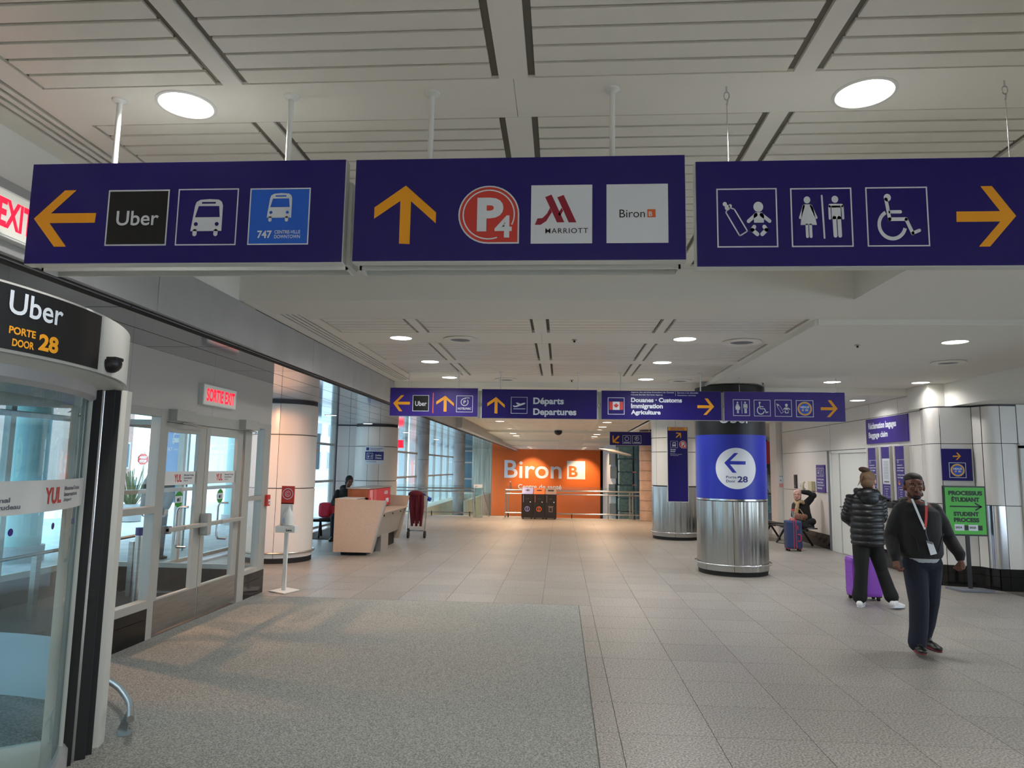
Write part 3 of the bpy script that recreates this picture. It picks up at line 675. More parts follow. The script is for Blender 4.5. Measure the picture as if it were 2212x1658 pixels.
# inner wings and far side of the drum
for a in (24, 144, 264):
    c, s = math.cos(R(a + 12)), math.sin(R(a + 12))
    w = MB()
    def seg(r0, r1, z0, z1, th=.02):
        w.add([(RC[0] + c * r + s * q, RC[1] + s * r - c * q, z) for z in (z0, z1) for r in (r0, r1) for q in (-th, th)], [(0, 1, 3, 2), (4, 6, 7, 5), (0, 4, 5, 1), (2, 3, 7, 6), (0, 2, 6, 4), (1, 5, 7, 3)])
    seg(.03, .08, 0, 2.1); seg(1.66, 1.735, 0.01, 2.1, .012); seg(.08, 1.66, 2.0, 2.1); seg(.08, 1.66, .01, .15)
    wf = w.build('wing', 'canopy_white', rd)
    quad('wing_pane', 'glass_drum', wf, (RC[0] + c * .08, RC[1] + s * .08, .12), (RC[0] + c * 1.66, RC[1] + s * 1.66, .12), (RC[0] + c * 1.66, RC[1] + s * 1.66, 2.02), (RC[0] + c * .08, RC[1] + s * .08, 2.02))
gpanel('curved_pane', 'glass_drum', 1.75, 108, 250, .38, 2.06); gpanel('low_panel', 'low_white', 2.12, 58, 175, 0, .44)
for a in (3.5, 14.5, 24.5): decal(rd, DG, 'sticker_dot', 'sign_purple', [circ(A(a), 1.375, .017, 16)], 1)
quad('drum_floor', 'tile_stone', rd, (-5.9, 1.2, .0045), (-2.6, 1.2, .0045), (-2.6, 4.5, .0045), (-5.9, 4.5, .0045)).hide_render = False
bpy.data.objects.remove([o for o in rd.children if o.name.startswith('drum_floor')][0])
MB().lathe((*RC, 0), [(0, .006), (1.72, .006)], 60).lathe((*RC, 0), [(1.72, .0055), (2.12, .0055)], 60, R(58), R(200)).build('drum_floor', 'tile_stone', rd)
# curved guard tube beside the revolving door
g = thing('guard_tube', 'low curved stainless guard tube rising from the carpet by the revolving door post', 'guard rail', (-2.74, 4.44, 0))
pts = [(-3.02, 4.62, .17), (-2.93, 4.72, .17), (-2.82, 4.74, .17), (-2.71, 4.69, .17), (-2.63, 4.58, .17), (-2.60, 4.44, .17), (-2.61, 4.34, .17)]
pts = [(-3.25, 4.95, .17), (-3.15, 4.89, .17), (-3.05, 4.81, .17), (-2.95, 4.72, .17), (-2.854, 4.617, .17), (-2.76, 4.51, .17), (-2.685, 4.412, .17), (-2.62, 4.31, .17), (-2.55, 4.20, .17)]
MB().tube(pts, .021, 16).build('tube', 'steel_brushed', g)
MB().prism([(-2.80, 4.47), (-2.72, 4.36), (-2.66, 4.38), (-2.70, 4.48)], 'z', .003, .008).add([(-2.79, 4.46, .008), (-2.69, 4.40, .008), (-2.67, 4.39, .155), (-2.70, 4.42, .155), (-2.795, 4.465, .008), (-2.695, 4.405, .008), (-2.675, 4.395, .155), (-2.705, 4.425, .155)], [(0, 1, 2, 3), (4, 7, 6, 5), (0, 4, 5, 1), (1, 5, 6, 2), (2, 6, 7, 3), (3, 7, 4, 0)]).build('foot', 'steel_brushed', g)

# ---- right wall
XR = 5.95
wr = struct('wall_right')
def clad(par, pts, levels, off=0, joint=.010, m='white_clad', name='cladding_panel', th=.02):
    for (p, q) in zip(pts[:-1], pts[1:]):
        d = (Vector(q) - Vector(p)); L = d.length; d /= L; n = Vector((-d.y, d.x)) * -1
        for z0, z1 in zip(levels[:-1], levels[1:]):
            a = Vector(p) + d * joint / 2; b = Vector(q) - d * joint / 2
            pr = MB(); P = [a + n * off, b + n * off, b + n * (off - th), a + n * (off - th)]
            pr.prism([(v.x, v.y) for v in P], 'z', z0 + joint / 2, z1 - joint / 2); pr.build(name, m, par)
LV = [.31, 1.24, 2.17, 2.74, 3.02]
path = [(XR, 19.3), (XR, 15.92)]
clad(wr, path, LV); clad(wr, [(XR, 15.92), (XR, 13.9)], [2.17, 2.74, 3.02]); clad(wr, [(XR, 13.9), (XR, 12.75), (XR, 12.35), (XR, 12.0)], LV)
def curve_panel(par, pts, levels, mats):
    for k, (z0, z1) in enumerate(zip(levels[:-1], levels[1:])): MB().wallpath(pts, z0 + .005, z1 - .005, smooth=True).build('round_panel', mats[min(k, len(mats) - 1)], par)
clad(wr, [(XR, 12.0), (5.86, 11.72)], LV[:-1]); curve_panel(wr, [(5.857, 11.71), (5.835, 11.60), (5.84, 11.50), (5.875, 11.44), (5.94, 11.402)], LV[:-1], ['white_clad'])
clad(wr, [(5.945, 11.40), (6.37, 11.30), (6.42, 11.15)], LV[:-1]); curve_panel(wr, [(6.423, 11.14), (6.45, 11.075), (6.50, 11.045), (6.56, 11.035), (6.63, 11.033)], LV[:-1], ['steel', 'white_clad'])
clad(wr, [(6.635, 11.033), (6.87, 11.03)], LV[:-1])
for bk, zt in (([(XR + .015, 19.3), (XR + .015, 15.92)], 3.02), ([(XR + .015, 13.9), (XR + .015, 12.0)], 3.02), ([(XR + .015, 12.0), (5.88, 11.72), (5.86, 11.60), (5.865, 11.51), (5.90, 11.46), (5.96, 11.42), (6.385, 11.32), (6.44, 11.15), (6.47, 11.09), (6.52, 11.06), (6.64, 11.05), (6.88, 11.047)], 2.76)):
    MB().wallpath(bk, 0, zt).build('wall_backing', 'joint_dark', wr)
MB().wallpath([(XR + .015, 15.92), (XR + .015, 13.9)], 2.17, 3.02).build('wall_backing', 'joint_dark', wr)
bs = struct('baseboard_right')
clad(bs, [(XR, 19.3), (XR, 17.6), (XR, 15.95)], [0, .2, .31], off=.012, joint=.004, m='black_granite', name='granite_tile', th=.03)
clad(bs, [(XR, 13.9), (XR, 12.9), (XR, 12.0), (5.855, 11.71), (5.83, 11.55), (5.87, 11.44), (5.945, 11.40), (6.15, 11.35), (6.365, 11.30), (6.42, 11.14), (6.50, 11.04), (6.63, 11.03), (6.86, 11.03)], [0, .2, .31], off=.012, joint=.004, m='black_granite', name='granite_tile', th=.03)
d2 = struct('door_2')
mat('door_white', 'D4D6D2', .45)
MB().box(XR - .03, XR + .06, 15.82, 15.93, 0, 2.16).box(XR - .03, XR + .06, 13.9, 15.85, 2.10, 2.16).box(XR - .015, XR + .06, 15.45, 15.82, 0, 2.1).build('door_frame', 'door_white', d2)
box('door_edge', 'print_grey', d2, XR - .035, XR + .02, 15.93, 16.05, 0, 2.16)
lf = box('door_leaf', 'door_white', d2, XR, XR + .05, 13.92, 15.42, .01, 2.1)
MB().tube([(XR, 15.34, .98), (XR - .06, 15.34, .98), (XR - .06, 15.22, .98)], .014).build('door_handle', 'steel', lf)
d3 = struct('door_3')
MB().box(6.87, 6.95, 10.99, 11.06, 0, 2.14).box(6.87, 8.3, 10.99, 11.06, 2.10, 2.17).build('door_frame', 'door_white', d3); mat('door_brown', '9C8A78', .5)
MB().box(6.95, 8.2, 11.0, 11.05, 1.0, 2.1).build('door_leaf', 'door_brown', d3); mat('kick_brown', '5E4238', .5); box('kick_plate', 'kick_brown', d3, 6.96, 8.2, 10.99, 11.05, 0, 1.0)
box('wall_panel', 'white_clad', wr, 6.88, 9, 11.03, 11.1, 2.17, 2.76)
MB().box(9, 9.1, -6, 11, 0, .5).box(9, 9.1, -6, 11, 2.7, 3.75).box(9, 9.1, 9.5, 11, .5, 2.7).box(9, 9.1, -6, -4, .5, 2.7).build('wall_right', 'white_clad', None, kind='structure')
w6 = struct('window_added'); b = MB()  # unseen window added to let cool daylight in from the right
for y in (-4, -1.3, 1.4, 4.1, 6.8, 9.45): b.box(9, 9.08, y - .03, y + .05, .5, 2.7)
b.build('frame', 'frame_alu', w6); quad('pane', 'glass_clear', w6, (9.04, -4, .5), (9.04, 9.5, .5), (9.04, 9.5, 2.7), (9.04, -4, 2.7))
MB().box(-4, 9, -6.1, -6, 0, 3.6).build('wall_near', 'white_clad', None, kind='structure')
pil = struct('wall_right'); box('pilaster', 'white_clad', pil, 5.80, 6.25, 19.32, 19.9, 0, 3.02)
MB().box(XR + .3, XR + .34, 12.3, 19.3, 0, 3.02).build('wall_backing', 'white_clad', pil)
# ---- orange end wall and the lower level
ow = struct('wall_back')
MB().box(-4.70, 2.63, 47, 47.2, -2.6, 3.0).build('painted_wall', 'orange_wall', ow); box('dark_recess', 'vent_black', ow, 2.63, 3.2, 47.3, 47.4, -2.6, 3.0)
F = Face((0, 46.99, 0), (1, 0, 0), eps=.004)
decal(ow, F, 'lettering', 'print_white', textfit('Biron', -3.763, .965, .067, 2.166, .012), 1)
decal(ow, F, 'logo_square', 'print_white', [rect(.429, .961, 1.634, 2.167)], 1)
decal(ow, F, 'logo_letter', 'orange_wall', textfit('B', .554, 1.105, 1.142, 1.831, .03), 2)
decal(ow, F, 'lettering', 'print_white', textfit('Centre de santé', -2.835, .262, .072, .578, .02), 1)
ll = struct('floor')
box('lower_floor', 'tile_stone', ll, -7, 13, 24.3, 50, -2.7, -2.6); quad('ramp', 'concrete_board', ll, (-6.2, 24.3, -.01), (-1.6, 24.3, -.01), (-1.6, 45, -1.4), (-6.2, 45, -1.4))
box('slab_edge', 'concrete', ll, -6.3, 13, 24.28, 24.34, -2.6, -.002)
for i in range(6): box('stair', 'concrete', ll, -2.9, -1.6, 24.34 + .3 * i, 24.64 + .3 * i, -.35, -.02 - .05 * i)
cw = struct('wall_back'); box('board_concrete', 'concrete_board', cw, -5.45, -4.25, 43, 43.4, -2, 2.79); box('ramp_wall', 'concrete_board', cw, -4.55, -4.35, 33, 43, -2, .1); box('ramp_wall', 'concrete_board', cw, -6.1, -4.5, 40.5, 43, -2, .12)
box('sill', 'concrete_board', cw, -6.2, -5.6, 24.4, 43, -1.5, -.05)
# ---- glazed facade on the left beyond the vestibule
fz = struct('window_3')
XF = -6.25; b = MB()
for y in [9.25, 11.2, 13.2, 15.2, 17.2, 18.9]: b.box(XF - .06, XF + .04, y - .035, y + .035, 0, 2.785)
for z in (.06, 1.22, 2.2): b.box(XF - .05, XF + .03, 9.25, 18.9, z, z + .06)
b.build('frame', 'frame_alu', fz)
for a, c in zip([9.25, 11.2, 13.2, 15.2, 17.2], [11.2, 13.2, 15.2, 17.2, 18.9]):
    for z0, z1 in ((.1, 1.22), (1.27, 2.2), (2.26, 2.78)): quad('pane', 'glass_green', fz, (XF, a + .03, z0), (XF, c - .03, z0), (XF, c - .03, z1), (XF, a + .03, z1))
fz2 = struct('window_4'); b = MB(); ym = [19.6 + 2.1 * k for k in range(12)]
for y in ym: b.box(XF - .05, XF + .05, y - .04, y + .04, -1.5, 2.785)
for z in (1.2, 2.18): b.box(XF - .05, XF + .08, 19.6, 42.7, z, z + .07)
b.build('frame', 'frame_alu', fz2)
mat('fin_pale', 'DCEBF2', .4)
for y in ym: box('fin', 'fin_pale', fz2, XF - .34, XF - .055, y - .012, y + .012, -1.5, 3.4)
for a, c in zip(ym[:-1], ym[1:]):
    for z0, z1 in ((-.4, 1.2), (1.27, 2.18), (2.25, 2.78)): quad('pane', 'glass_green', fz2, (XF, a + .04, z0), (XF, c - .04, z0), (XF, c - .04, z1), (XF, a + .04, z1))
b = MB(); 
for z in (-.1, .9, 1.9, 2.6): b.box(-6.2, -5.45, 43.0, 43.06, z, z + .08)
b.build('end_frame', 'frame_alu', fz2); quad('end_pane', 'glass_green', fz2, (-6.2, 43.1, -2), (-5.45, 43.1, -2), (-5.45, 43.1, 2.78), (-6.2, 43.1, 2.78)); box('dark_backing', 'window_dark', fz2, -6.2, -5.45, 43.6, 43.7, -2, 2.78)
# cladded wall stub beside the second column
ws = struct('wall_left')
clad(ws, [(-6.2, 19.05), (-5.86, 19.05), (-5.55, 19.05), (-5.0, 19.05)][::1], [.31, 1.24, 2.2, 2.77], off=0, m='white_clad')
box('wall_backing', 'joint_dark', ws, -6.25, -5.0, 19.065, 19.12, 0, 2.785); box('granite_tile', 'black_granite', ws, -6.2, -5.0, 19.02, 19.06, 0, .30)
# ---- daylight end to the right (escalator bay)
eb = struct('window_5'); b = MB()
for x in (5, 6.6, 8.2, 9.8, 11.4): b.box(x - .04, x + .04, 38, 38.08, -2.6, 4)
for z in (1.0, 2.1): b.box(4, 12, 38, 38.08, z, z + .07)
b.build('frame', 'frame_alu', eb); quad('pane', 'glass_green', eb, (4, 38.03, -2.6), (12, 38.03, -2.6), (12, 38.03, 3), (4, 38.03, 3))
MB().box(12, 12.2, 11, 47, -2.6, 3.3).build('wall_right', 'white_clad', None, kind='structure')
MB().box(12.2, -7, 50, 50.2, -3, 3.3).build('wall_back', 'window_dark', None, kind='structure')

# ================================================================== HANGING SIGNS
def sign_box(name, label, x0, x1, z0, z1, y, th=.06, m='sign_indigo', edge=.008, group=None):
    t = thing(name, label, 'sign', ((x0 + x1) / 2, y, z0))
    MB().box(x0, x1, y + .004, y + th, z0, z1, .002).build('sign_case', 'sign_edge', t)
    MB().box(x0 + edge * .4, x1 - edge * .4, y - .001, y + .006, z0 + edge * .6, z1 - edge * .2, .001).build('sign_face', m, t)
    return t, Face((0, y - .001, 0), (1, 0, 0))
def tray(t, x0, x1, y, z, h=.05, d=.16):
    b = MB().box(x0, x1, y + .10, y + .10 + .008, z, z + h + .03).box(x0, x1, y + .10 + d, y + .108 + d, z, z + h).box(x0, x1, y + .10, y + .10 + d, z + h, z + h + .01).box(x0, x0 + .01, y + .10, y + .1 + d, z, z + h).box(x1 - .01, x1, y + .1, y + .1 + d, z, z + h)
    b.box(x0 + .02, x1 - .02, y + .12, y + .18, z + h, z + .46)
    b.build('sign_frame', 'sign_edge', t)
def rod(t, x, y, z0, z1, r=.013):
    b = MB().cyl((x, y), r, z0, z1, 14); o = b.build('hanging_rod', 'white_plastic', t)
    MB().lathe((x, y, z1), [(r, -.02), (.035, -.008), (.037, 0)], 20).build('flange', 'white_plastic', o)
def wire(t, x, y, z0, z1):
    o = MB().tube([(x, y, z0), (x, y, z1 - .08)], .0022, 6).build('hanging_wire', 'steel', t)
    MB().tube([(x + .012 * math.cos(a), y, z1 - .045 + .02 * math.sin(a)) for a in [2 * PI * k / 12 for k in range(12)]], .003, 6, closed=True).tube([(x, y, z1 - .09), (x + .006, y, z1 - .06)], .004, 6).tube([(x, y, z1 - .03), (x, y, z1)], .004, 6).build('eye_hook', 'steel', o)
Y1 = 3.1
t, F = sign_box('hanging_sign', 'indigo hanging sign with a left arrow, ride box and two bus boxes', -2.596, -1.026, 2.634, 3.14, Y1)
decal(t, F, 'arrow', 'print_amber', fit(ARROW_L, -2.563, 2.720, -2.248, 3.003))
decal(t, F, 'logo', 'wrap_black', [rect(-2.192, 2.722, -1.885, 3.0)], 1); decal(t, F, 'logo_border', 'print_white', [frame(-2.192, 2.722, -1.885, 3.0, .007)], 2)
decal(t, F, 'lettering', 'print_white', textfit('Uber', -2.142, 2.822, -1.93, 2.895, .012), 3)
pictframe(t, F, -1.842, 2.722, -1.543, 3.002, BUS, .006)
decal(t, F, 'pictogram_field', 'print_blue', [rect(-1.486, 2.722, -1.191, 3.0)], 1)
decal(t, F, 'pictogram', 'print_white', [frame(-1.486, 2.722, -1.191, 3.0, .006)] + fit(BUS, -1.455, 2.80, -1.222, 3.015), 2)
decal(t, F, 'lettering', 'print_white', merge(textfit('747', -1.440, 2.754, -1.369, 2.792, .03), textfit('CENTRE-VILLE', -1.357, 2.776, -1.232, 2.793, .015), textfit('DOWNTOWN', -1.357, 2.753, -1.232, 2.770, .015)), 2)
tray(t, -2.58, -1.03, Y1, 2.63, .03, .10); box('sign_frame', 'sign_edge', t, -1.03, -1.01, Y1 + .06, Y1 + .2, 2.64, 3.05); rod(t, -2.2, Y1 + .03, 3.13, ZU); rod(t, -1.325, Y1 + .03, 3.13, ZU)
t, F = sign_box('hanging_sign', 'indigo hanging sign with an up arrow, red parking drop and hotel and clinic squares', -.981, .561, 2.637, 3.137, Y1)
decal(t, F, 'arrow', 'print_amber', fit(ARROW_U, -.881, 2.721, -.588, 3.005)); p4logo(t, F, -.483, 2.72, -.199, 2.999)
decal(t, F, 'logo_field', 'print_white', [rect(-.145, 2.719, .136, 2.998)]); decal(t, F, 'logo', 'print_darkred', fit(MARR, -.127, 2.808, .064, 2.952), 2)
decal(t, F, 'lettering', 'print_black', textfit('MARRIOTT', -.078, 2.767, .117, 2.791, .004, 1.15), 2)
decal(t, F, 'logo_field', 'print_white', [rect(.201, 2.719, .480, 2.998)]); decal(t, F, 'lettering', 'print_black', textfit('Biron', .260, 2.839, .375, 2.877, .0), 2)
decal(t, F, 'logo', 'print_orange', [rect(.386, 2.839, .423, 2.877)], 2); decal(t, F, 'lettering', 'print_white', textfit('B', .392, 2.844, .408, 2.866, .02), 3)
tray(t, -.97, .55, Y1, 2.628, .03, .10); rod(t, -.63, Y1 + .03, 3.13, ZU); rod(t, .23, Y1 + .03, 3.13, ZU)
t, F = sign_box('hanging_sign', 'indigo hanging sign with nursery, restroom and wheelchair boxes and a right arrow', .604, 2.10, 2.604, 3.103, Y1)
pictframe(t, F, .697, 2.695, .965, 2.971, BABY, .006); pictframe(t, F, 1.024, 2.695, 1.292, 2.969, MW, .006); pictframe(t, F, 1.352, 2.695, 1.619, 2.969, WC, .006)
decal(t, F, 'arrow', 'print_amber', fit(ARROW_R, 1.736, 2.692, 1.989, 2.968)); wire(t, .76, Y1 + .03, 3.1, ZU); wire(t, 2.0, Y1 + .03, 3.1, ZU)
# second row
Y2 = 10.9
t, F = sign_box('hanging_sign', 'far purple sign with a left ride arrow and an up arrow to the hotel parking', -2.724, -1.312, 2.476, 2.93, Y2, m='sign_purple')
decal(t, F, 'arrow', 'print_amber', fit(ARROW_L, -2.668, 2.553, -2.398, 2.809)); decal(t, F, 'arrow', 'print_amber', fit(ARROW_U, -1.974, 2.553, -1.693, 2.808))
decal(t, F, 'divider', 'print_orange', [rect(-2.034, 2.527, -2.019, 2.852)]); decal(t, F, 'logo', 'wrap_black', [rect(-2.354, 2.556, -2.093, 2.812)], 1); decal(t, F, 'logo_border', 'print_white', [frame(-2.354, 2.556, -2.093, 2.812, .008)], 2)
decal(t, F, 'lettering', 'print_white', merge(textfit('Uber', -2.314, 2.64, -2.128, 2.716, .012), textfit('HOTELPARC', -1.629, 2.587, -1.414, 2.622, .03), textfit('P', -1.54, 2.685, -1.50, 2.735, .03), textfit('HOTEL', -1.52, 2.765, -1.44, 2.785, .02)), 3)
decal(t, F, 'pictogram', 'print_white', [frame(-1.655, 2.548, -1.391, 2.811, .008), arc(-1.523, 2.709, .062, .012, 70, 400)])
for x in (-2.425, -1.622): rod(t, x, Y2 + .03, 2.92, ZL, .01)
t, F = sign_box('hanging_sign', 'far indigo sign reading Departs Departures with an up arrow and a plane', -1.25, .562, 2.456, 2.918, Y2)
decal(t, F, 'arrow', 'print_amber', fit(ARROW_U, -1.161, 2.532, -.885, 2.793)); pictframe(t, F, -.787, 2.535, -.528, 2.796, PLANE, .007)
decal(t, F, 'lettering', 'print_white', merge(textfit('Départs', -.436, 2.655, .043, 2.79, .035), textfit('Departures', -.435, 2.485, .239, 2.62, .035)))
for x in (-.952, .268): rod(t, x, Y2 + .03, 2.91, ZL, .01)
t, F = sign_box('hanging_sign', 'far indigo sign with a small flag reading Douanes Customs Immigration Agriculture', .627, 2.467, 2.458, 2.911, Y2)
decal(t, F, 'arrow', 'print_amber', fit(ARROW_R, 2.099, 2.544, 2.355, 2.80)); decal(t, F, 'pictogram', 'print_white', [frame(.727, 2.537, .984, 2.802, .008), rect(.749, 2.609, .963, 2.737)])
decal(t, F, 'flag', 'print_red', [rect(.749, 2.609, .803, 2.737), rect(.909, 2.609, .963, 2.737)] + fit(LEAF, .818, 2.63, .894, 2.718), 2)
decal(t, F, 'agency_lettering', 'print_white', merge(textfit('Agence des services frontaliers du Canada', 1.085, 2.872, 1.747, 2.896, .03), textfit('Canada Border Services Agency', 1.085, 2.834, 1.576, 2.858, .03), textfit('Service à la clientèle', 1.797, 2.872, 2.115, 2.896, .01),
      textfit('Customer services', 1.797, 2.834, 2.079, 2.854, .01), [rect(1.768, 2.832, 1.772, 2.90)]))
decal(t, F, 'lettering', 'print_white', merge(textfit('Douanes · Customs', 1.085, 2.73, 1.866, 2.803, .04), textfit('Immigration', 1.085, 2.615, 1.574, 2.711, .04), textfit('Agriculture', 1.084, 2.521, 1.538, 2.61, .04)))
for x in (.93, 2.157): rod(t, x, Y2 + .03, 2.9, ZL, .01)
t, F = sign_box('hanging_sign', 'far purple sign with restroom, wheelchair, nursery and round badge boxes', 2.505, 4.317, 2.456, 2.909, Y2, m='sign_purple')
pictframe(t, F, 2.64, 2.535, 2.892, 2.79, MW, .008); pictframe(t, F, 2.954, 2.532, 3.204, 2.786, WC, .008); pictframe(t, F, 3.267, 2.53, 3.522, 2.789, BABY, .008); roundel(t, F, 3.585, 2.526, 3.845, 2.784)
decal(t, F, 'arrow', 'print_amber', fit(ARROW_R, 3.951, 2.53, 4.202, 2.788)); wire(t, 2.75, Y2 + .03, 2.9, ZR); wire(t, 4.2, Y2 + .03, 2.9, ZR)
for a, b in ((-1.31, -1.25), (.562, .627), (2.467, 2.505)):
    j = thing('sign_link', {-1.31: 'white bracket joining the hotel parking sign and the departures sign', .562: 'white bracket joining the departures sign and the customs sign', 2.467: 'dark bracket joining the customs sign and the restroom sign'}[a], 'bracket', (a, Y2, 2.5))
    MB().box(a - .01, b + .01, Y2 + .07, Y2 + .1, 2.46, 2.9, .004).build('plate', 'sign_edge', j); MB().cyl(((a + b) / 2, Y2 + .06), .02, 2.66, 2.70, 12).build('bolt', 'steel', j)
# third: small diagonal sign, vertical banner
t, F = sign_box('hanging_sign', 'small far indigo sign with a diagonal down-left arrow, partly behind the rear column', 1.386, 2.75, 2.362, 2.743, 20)
decal(t, F, 'arrow', 'print_amber', fit(ARROW_DL, 1.43, 2.40, 1.69, 2.66)); decal(t, F, 'pictogram', 'print_white', [frame(1.752, 2.409, 1.985, 2.645, .009), ring(1.868, 2.55, .06, .012), rect(1.78, 2.44, 1.955, 2.46), frame(2.025, 2.41, 2.271, 2.645, .009), ring(2.15, 2.555, .06, .012), rect(2.06, 2.44, 2.24, 2.46)], 1)
decal(t, F, 'lettering', 'print_white', textfit('P', 2.13, 2.53, 2.17, 2.58, .03), 2)
for x in (1.9, 2.5): rod(t, x, 20.03, 2.73, 3.11, .008)
t, F = sign_box('banner_sign', 'tall narrow indigo banner with an amber top strip hanging before the rear column', 2.475, 2.952, .955, 2.69, 16.5, edge=.03)
decal(t, F, 'header_strip', 'print_amber', [rect(2.495, 2.604, 2.932, 2.68)]); decal(t, F, 'header_lettering', 'print_navy', merge(textfit('NIVEAU DEPARTS', 2.55, 2.647, 2.86, 2.670, .03), textfit('DEPARTURES LEVEL', 2.55, 2.612, 2.88, 2.635, .03)), 2)
decal(t, F, 'arrow', 'print_amber', fit(ARROW_UR, 2.655, 2.42, 2.815, 2.57)); pictframe(t, F, 2.547, 2.202, 2.715, 2.361, BUS, .006); p4logo(t, F, 2.749, 2.194, 2.916, 2.375)
decal(t, F, 'lettering', 'print_white', merge(textfit('Navette', 2.545, 2.148, 2.67, 2.180, .04), textfit('Shuttle', 2.545, 2.105, 2.66, 2.137, .04), textfit('Aller / Trajet', 2.545, 2.068, 2.65, 2.082, .02), textfit('Niveau des departs', 2.545, 2.045, 2.81, 2.062, .02), textfit('Use lower level', 2.545, 2.022, 2.73, 2.038, .02)))
for x in (2.49, 2.86): rod(t, x, 16.53, 2.68, 3.11, .007)

# ================================================================== COLUMNS
def steel_base(c, r, zt, t, seam_a=None, hoop=True):
    MB().lathe((*c, 0), [(r - .02, .0), (r - .02, .07)], 64).build('plinth', 'rubber', t)
    sa = seam_a if seam_a is not None else -90
    for k in range(3):
        a0 = R(sa + 120 * k) + .006; a1 = R(sa + 120 * (k + 1)) - .006
        MB().lathe((*c, 0), [(r - .01, .07), (r, .075), (r, zt - .01), (r - .01, zt - .005)], 40, a0, a1).build('steel_panel', 'steel_col', t)
    MB().lathe((*c, 0), [(r - .012, .05), (r - .012, zt)], 64).build('core', 'rubber', t)
    if hoop:
        MB().tube([(c[0] + (r + .035) * math.cos(a), c[1] + (r + .035) * math.sin(a), .175) for a in [2 * PI * k / 64 for k in range(64)]], .016, 10, closed=True).build('bumper_rail', 'steel', t)
mc = mat('steel_col', 'AEACA7', .26, 1.0, aniso=.9)
def wavy():
    n = mc.node_tree; b = n.nodes['Principled BSDF']; g = n.nodes.new('ShaderNodeTexCoord'); mp = n.nodes.new('ShaderNodeMapping'); mp.inputs['Scale'].default_value = (6, 6, .15)
    z = n.nodes.new('ShaderNodeTexNoise'); z.inputs['Scale'].default_value = 1.5; z.inputs['Detail'].default_value = 2; u = n.nodes.new('ShaderNodeBump'); u.inputs['Strength'].default_value = 1.0; u.inputs['Distance'].default_value = .05
    n.links.new(g.outputs['Object'], mp.inputs[0]); n.links.new(mp.outputs[0], z.inputs['Vector']); n.links.new(z.outputs['Fac'], u.inputs['Height']); n.links.new(u.outputs[0], b.inputs['Normal'])
    tg = n.nodes.new('ShaderNodeTangent'); tg.direction_type = 'RADIAL'; tg.axis = 'Z'; n.links.new(tg.outputs[0], b.inputs['Tangent'])
wavy()
CB = (2.912, 12.27); rB = .58
col = thing('column', 'round column wrapped in blue with a white circle, arrow and door number', 'column', (*CB, 0))
steel_base(CB, rB, 1.205, col, seam_a=math.degrees(math.atan2(-CB[1], -CB[0])) + 2.5)
MB().lathe((*CB, 0), [(rB - .004, 1.205), (rB + .004, 1.21), (rB + .004, 1.235), (rB - .004, 1.24)], 64).build('collar', 'steel', col)
MB().lathe((*CB, 0), [(rB, 1.24), (rB, 2.29)], 72).build('blue_wrap', 'wrap_blue', col); MB().lathe((*CB, 0), [(rB, 2.29), (rB, 3.11)], 72).build('black_wrap', 'wrap_black', col)
ac = math.atan2(-CB[1], -CB[0]); DD = Drum(CB, rB, ac, 1, eps=.002)      # u grows to the viewer's right
cu = .09
decal(col, DD, 'circle', 'print_white', [circ(cu, 1.735, .335, 60)], 1)
decal(col, DD, 'arrow', 'wrap_blue', fit(ARROW_L, cu - .19, 1.665, cu + .15, 1.985), 2)
decal(col, DD, 'lettering', 'print_navy', merge(textfit('Porte', cu - .165, 1.572, cu - .005, 1.614, .008), textfit('Door', cu - .165, 1.508, cu - .02, 1.55, .008), textfit('28', cu + .01, 1.51, cu + .18, 1.61, .03)), 2)
decal(col, DD, 'lettering', 'print_white', textfit('Uber', cu - .26, 2.475, cu + .26, 2.66, .012), 1)
def clad_column(c, r, levels, top, label, seams, base=True):
    t = thing('column', label, 'column', (*c, 0))
    MB().lathe((*c, 0), [(r - .015, 0), (r - .015, top)], 60).build('core', 'joint_dark', t)
    for z0, z1 in zip(levels[:-1], levels[1:]):
        for a, b in zip(seams, seams[1:] + [seams[0] + 360]):
            MB().lathe((*c, 0), [(r - .012, z0 + .006), (r, z0 + .012), (r, z1 - .012), (r - .012, z1 - .006)], max(6, int((b - a) / 6)), R(a) + .006, R(b) - .006).build('cladding_panel', 'white_clad', t)
    if base:
        MB().lathe((*c, 0), [(r - .005, 0), (r - .005, .07)], 60).build('plinth', 'rubber', t)
        MB().tube([(c[0] + (r + .03) * math.cos(a), c[1] + (r + .03) * math.sin(a), .175) for a in [2 * PI * k / 60 for k in range(60)]], .017, 8, closed=True).build('bumper_rail', 'steel_brushed', t)
    return t
C1 = (-5.03, 12.38); C2 = (-5.15, 19.3); CP = (2.892, 17.97)
clad_column(C1, .59, [.08, 1.27, 2.2, 2.75], 2.785, 'nearer white cladded column beside the hand sanitizer stand', [-75, 15, 105, 195])
c2 = clad_column(C2, .59, [.08, 1.27, 2.2, 2.75], 2.785, 'farther white cladded column with a small blue and white bus notice', [-98, -68, 20, 110, 200])
cp = thing('column', 'rear white column with a steel base behind the tall banner', 'column', (*CP, 0)); steel_base(CP, .59, 1.29, cp, seam_a=-101)
for z0, z1 in ((1.30, 2.13), (2.13, 2.48), (2.48, 3.02)):
    for a, b in ((-150, -98), (-98, -45), (-45, 45), (45, 120), (120, 210)): MB().lathe((*CP, 0), [(.578, z0 + .005), (.59, z0 + .012), (.59, z1 - .012), (.578, z1 - .005)], 14, R(a) + .005, R(b) - .005).build('cladding_panel', 'white_clad', cp)
MB().lathe((*CP, 0), [(.576, 1.28), (.576, 3.05)], 50).build('core', 'joint_dark', cp)
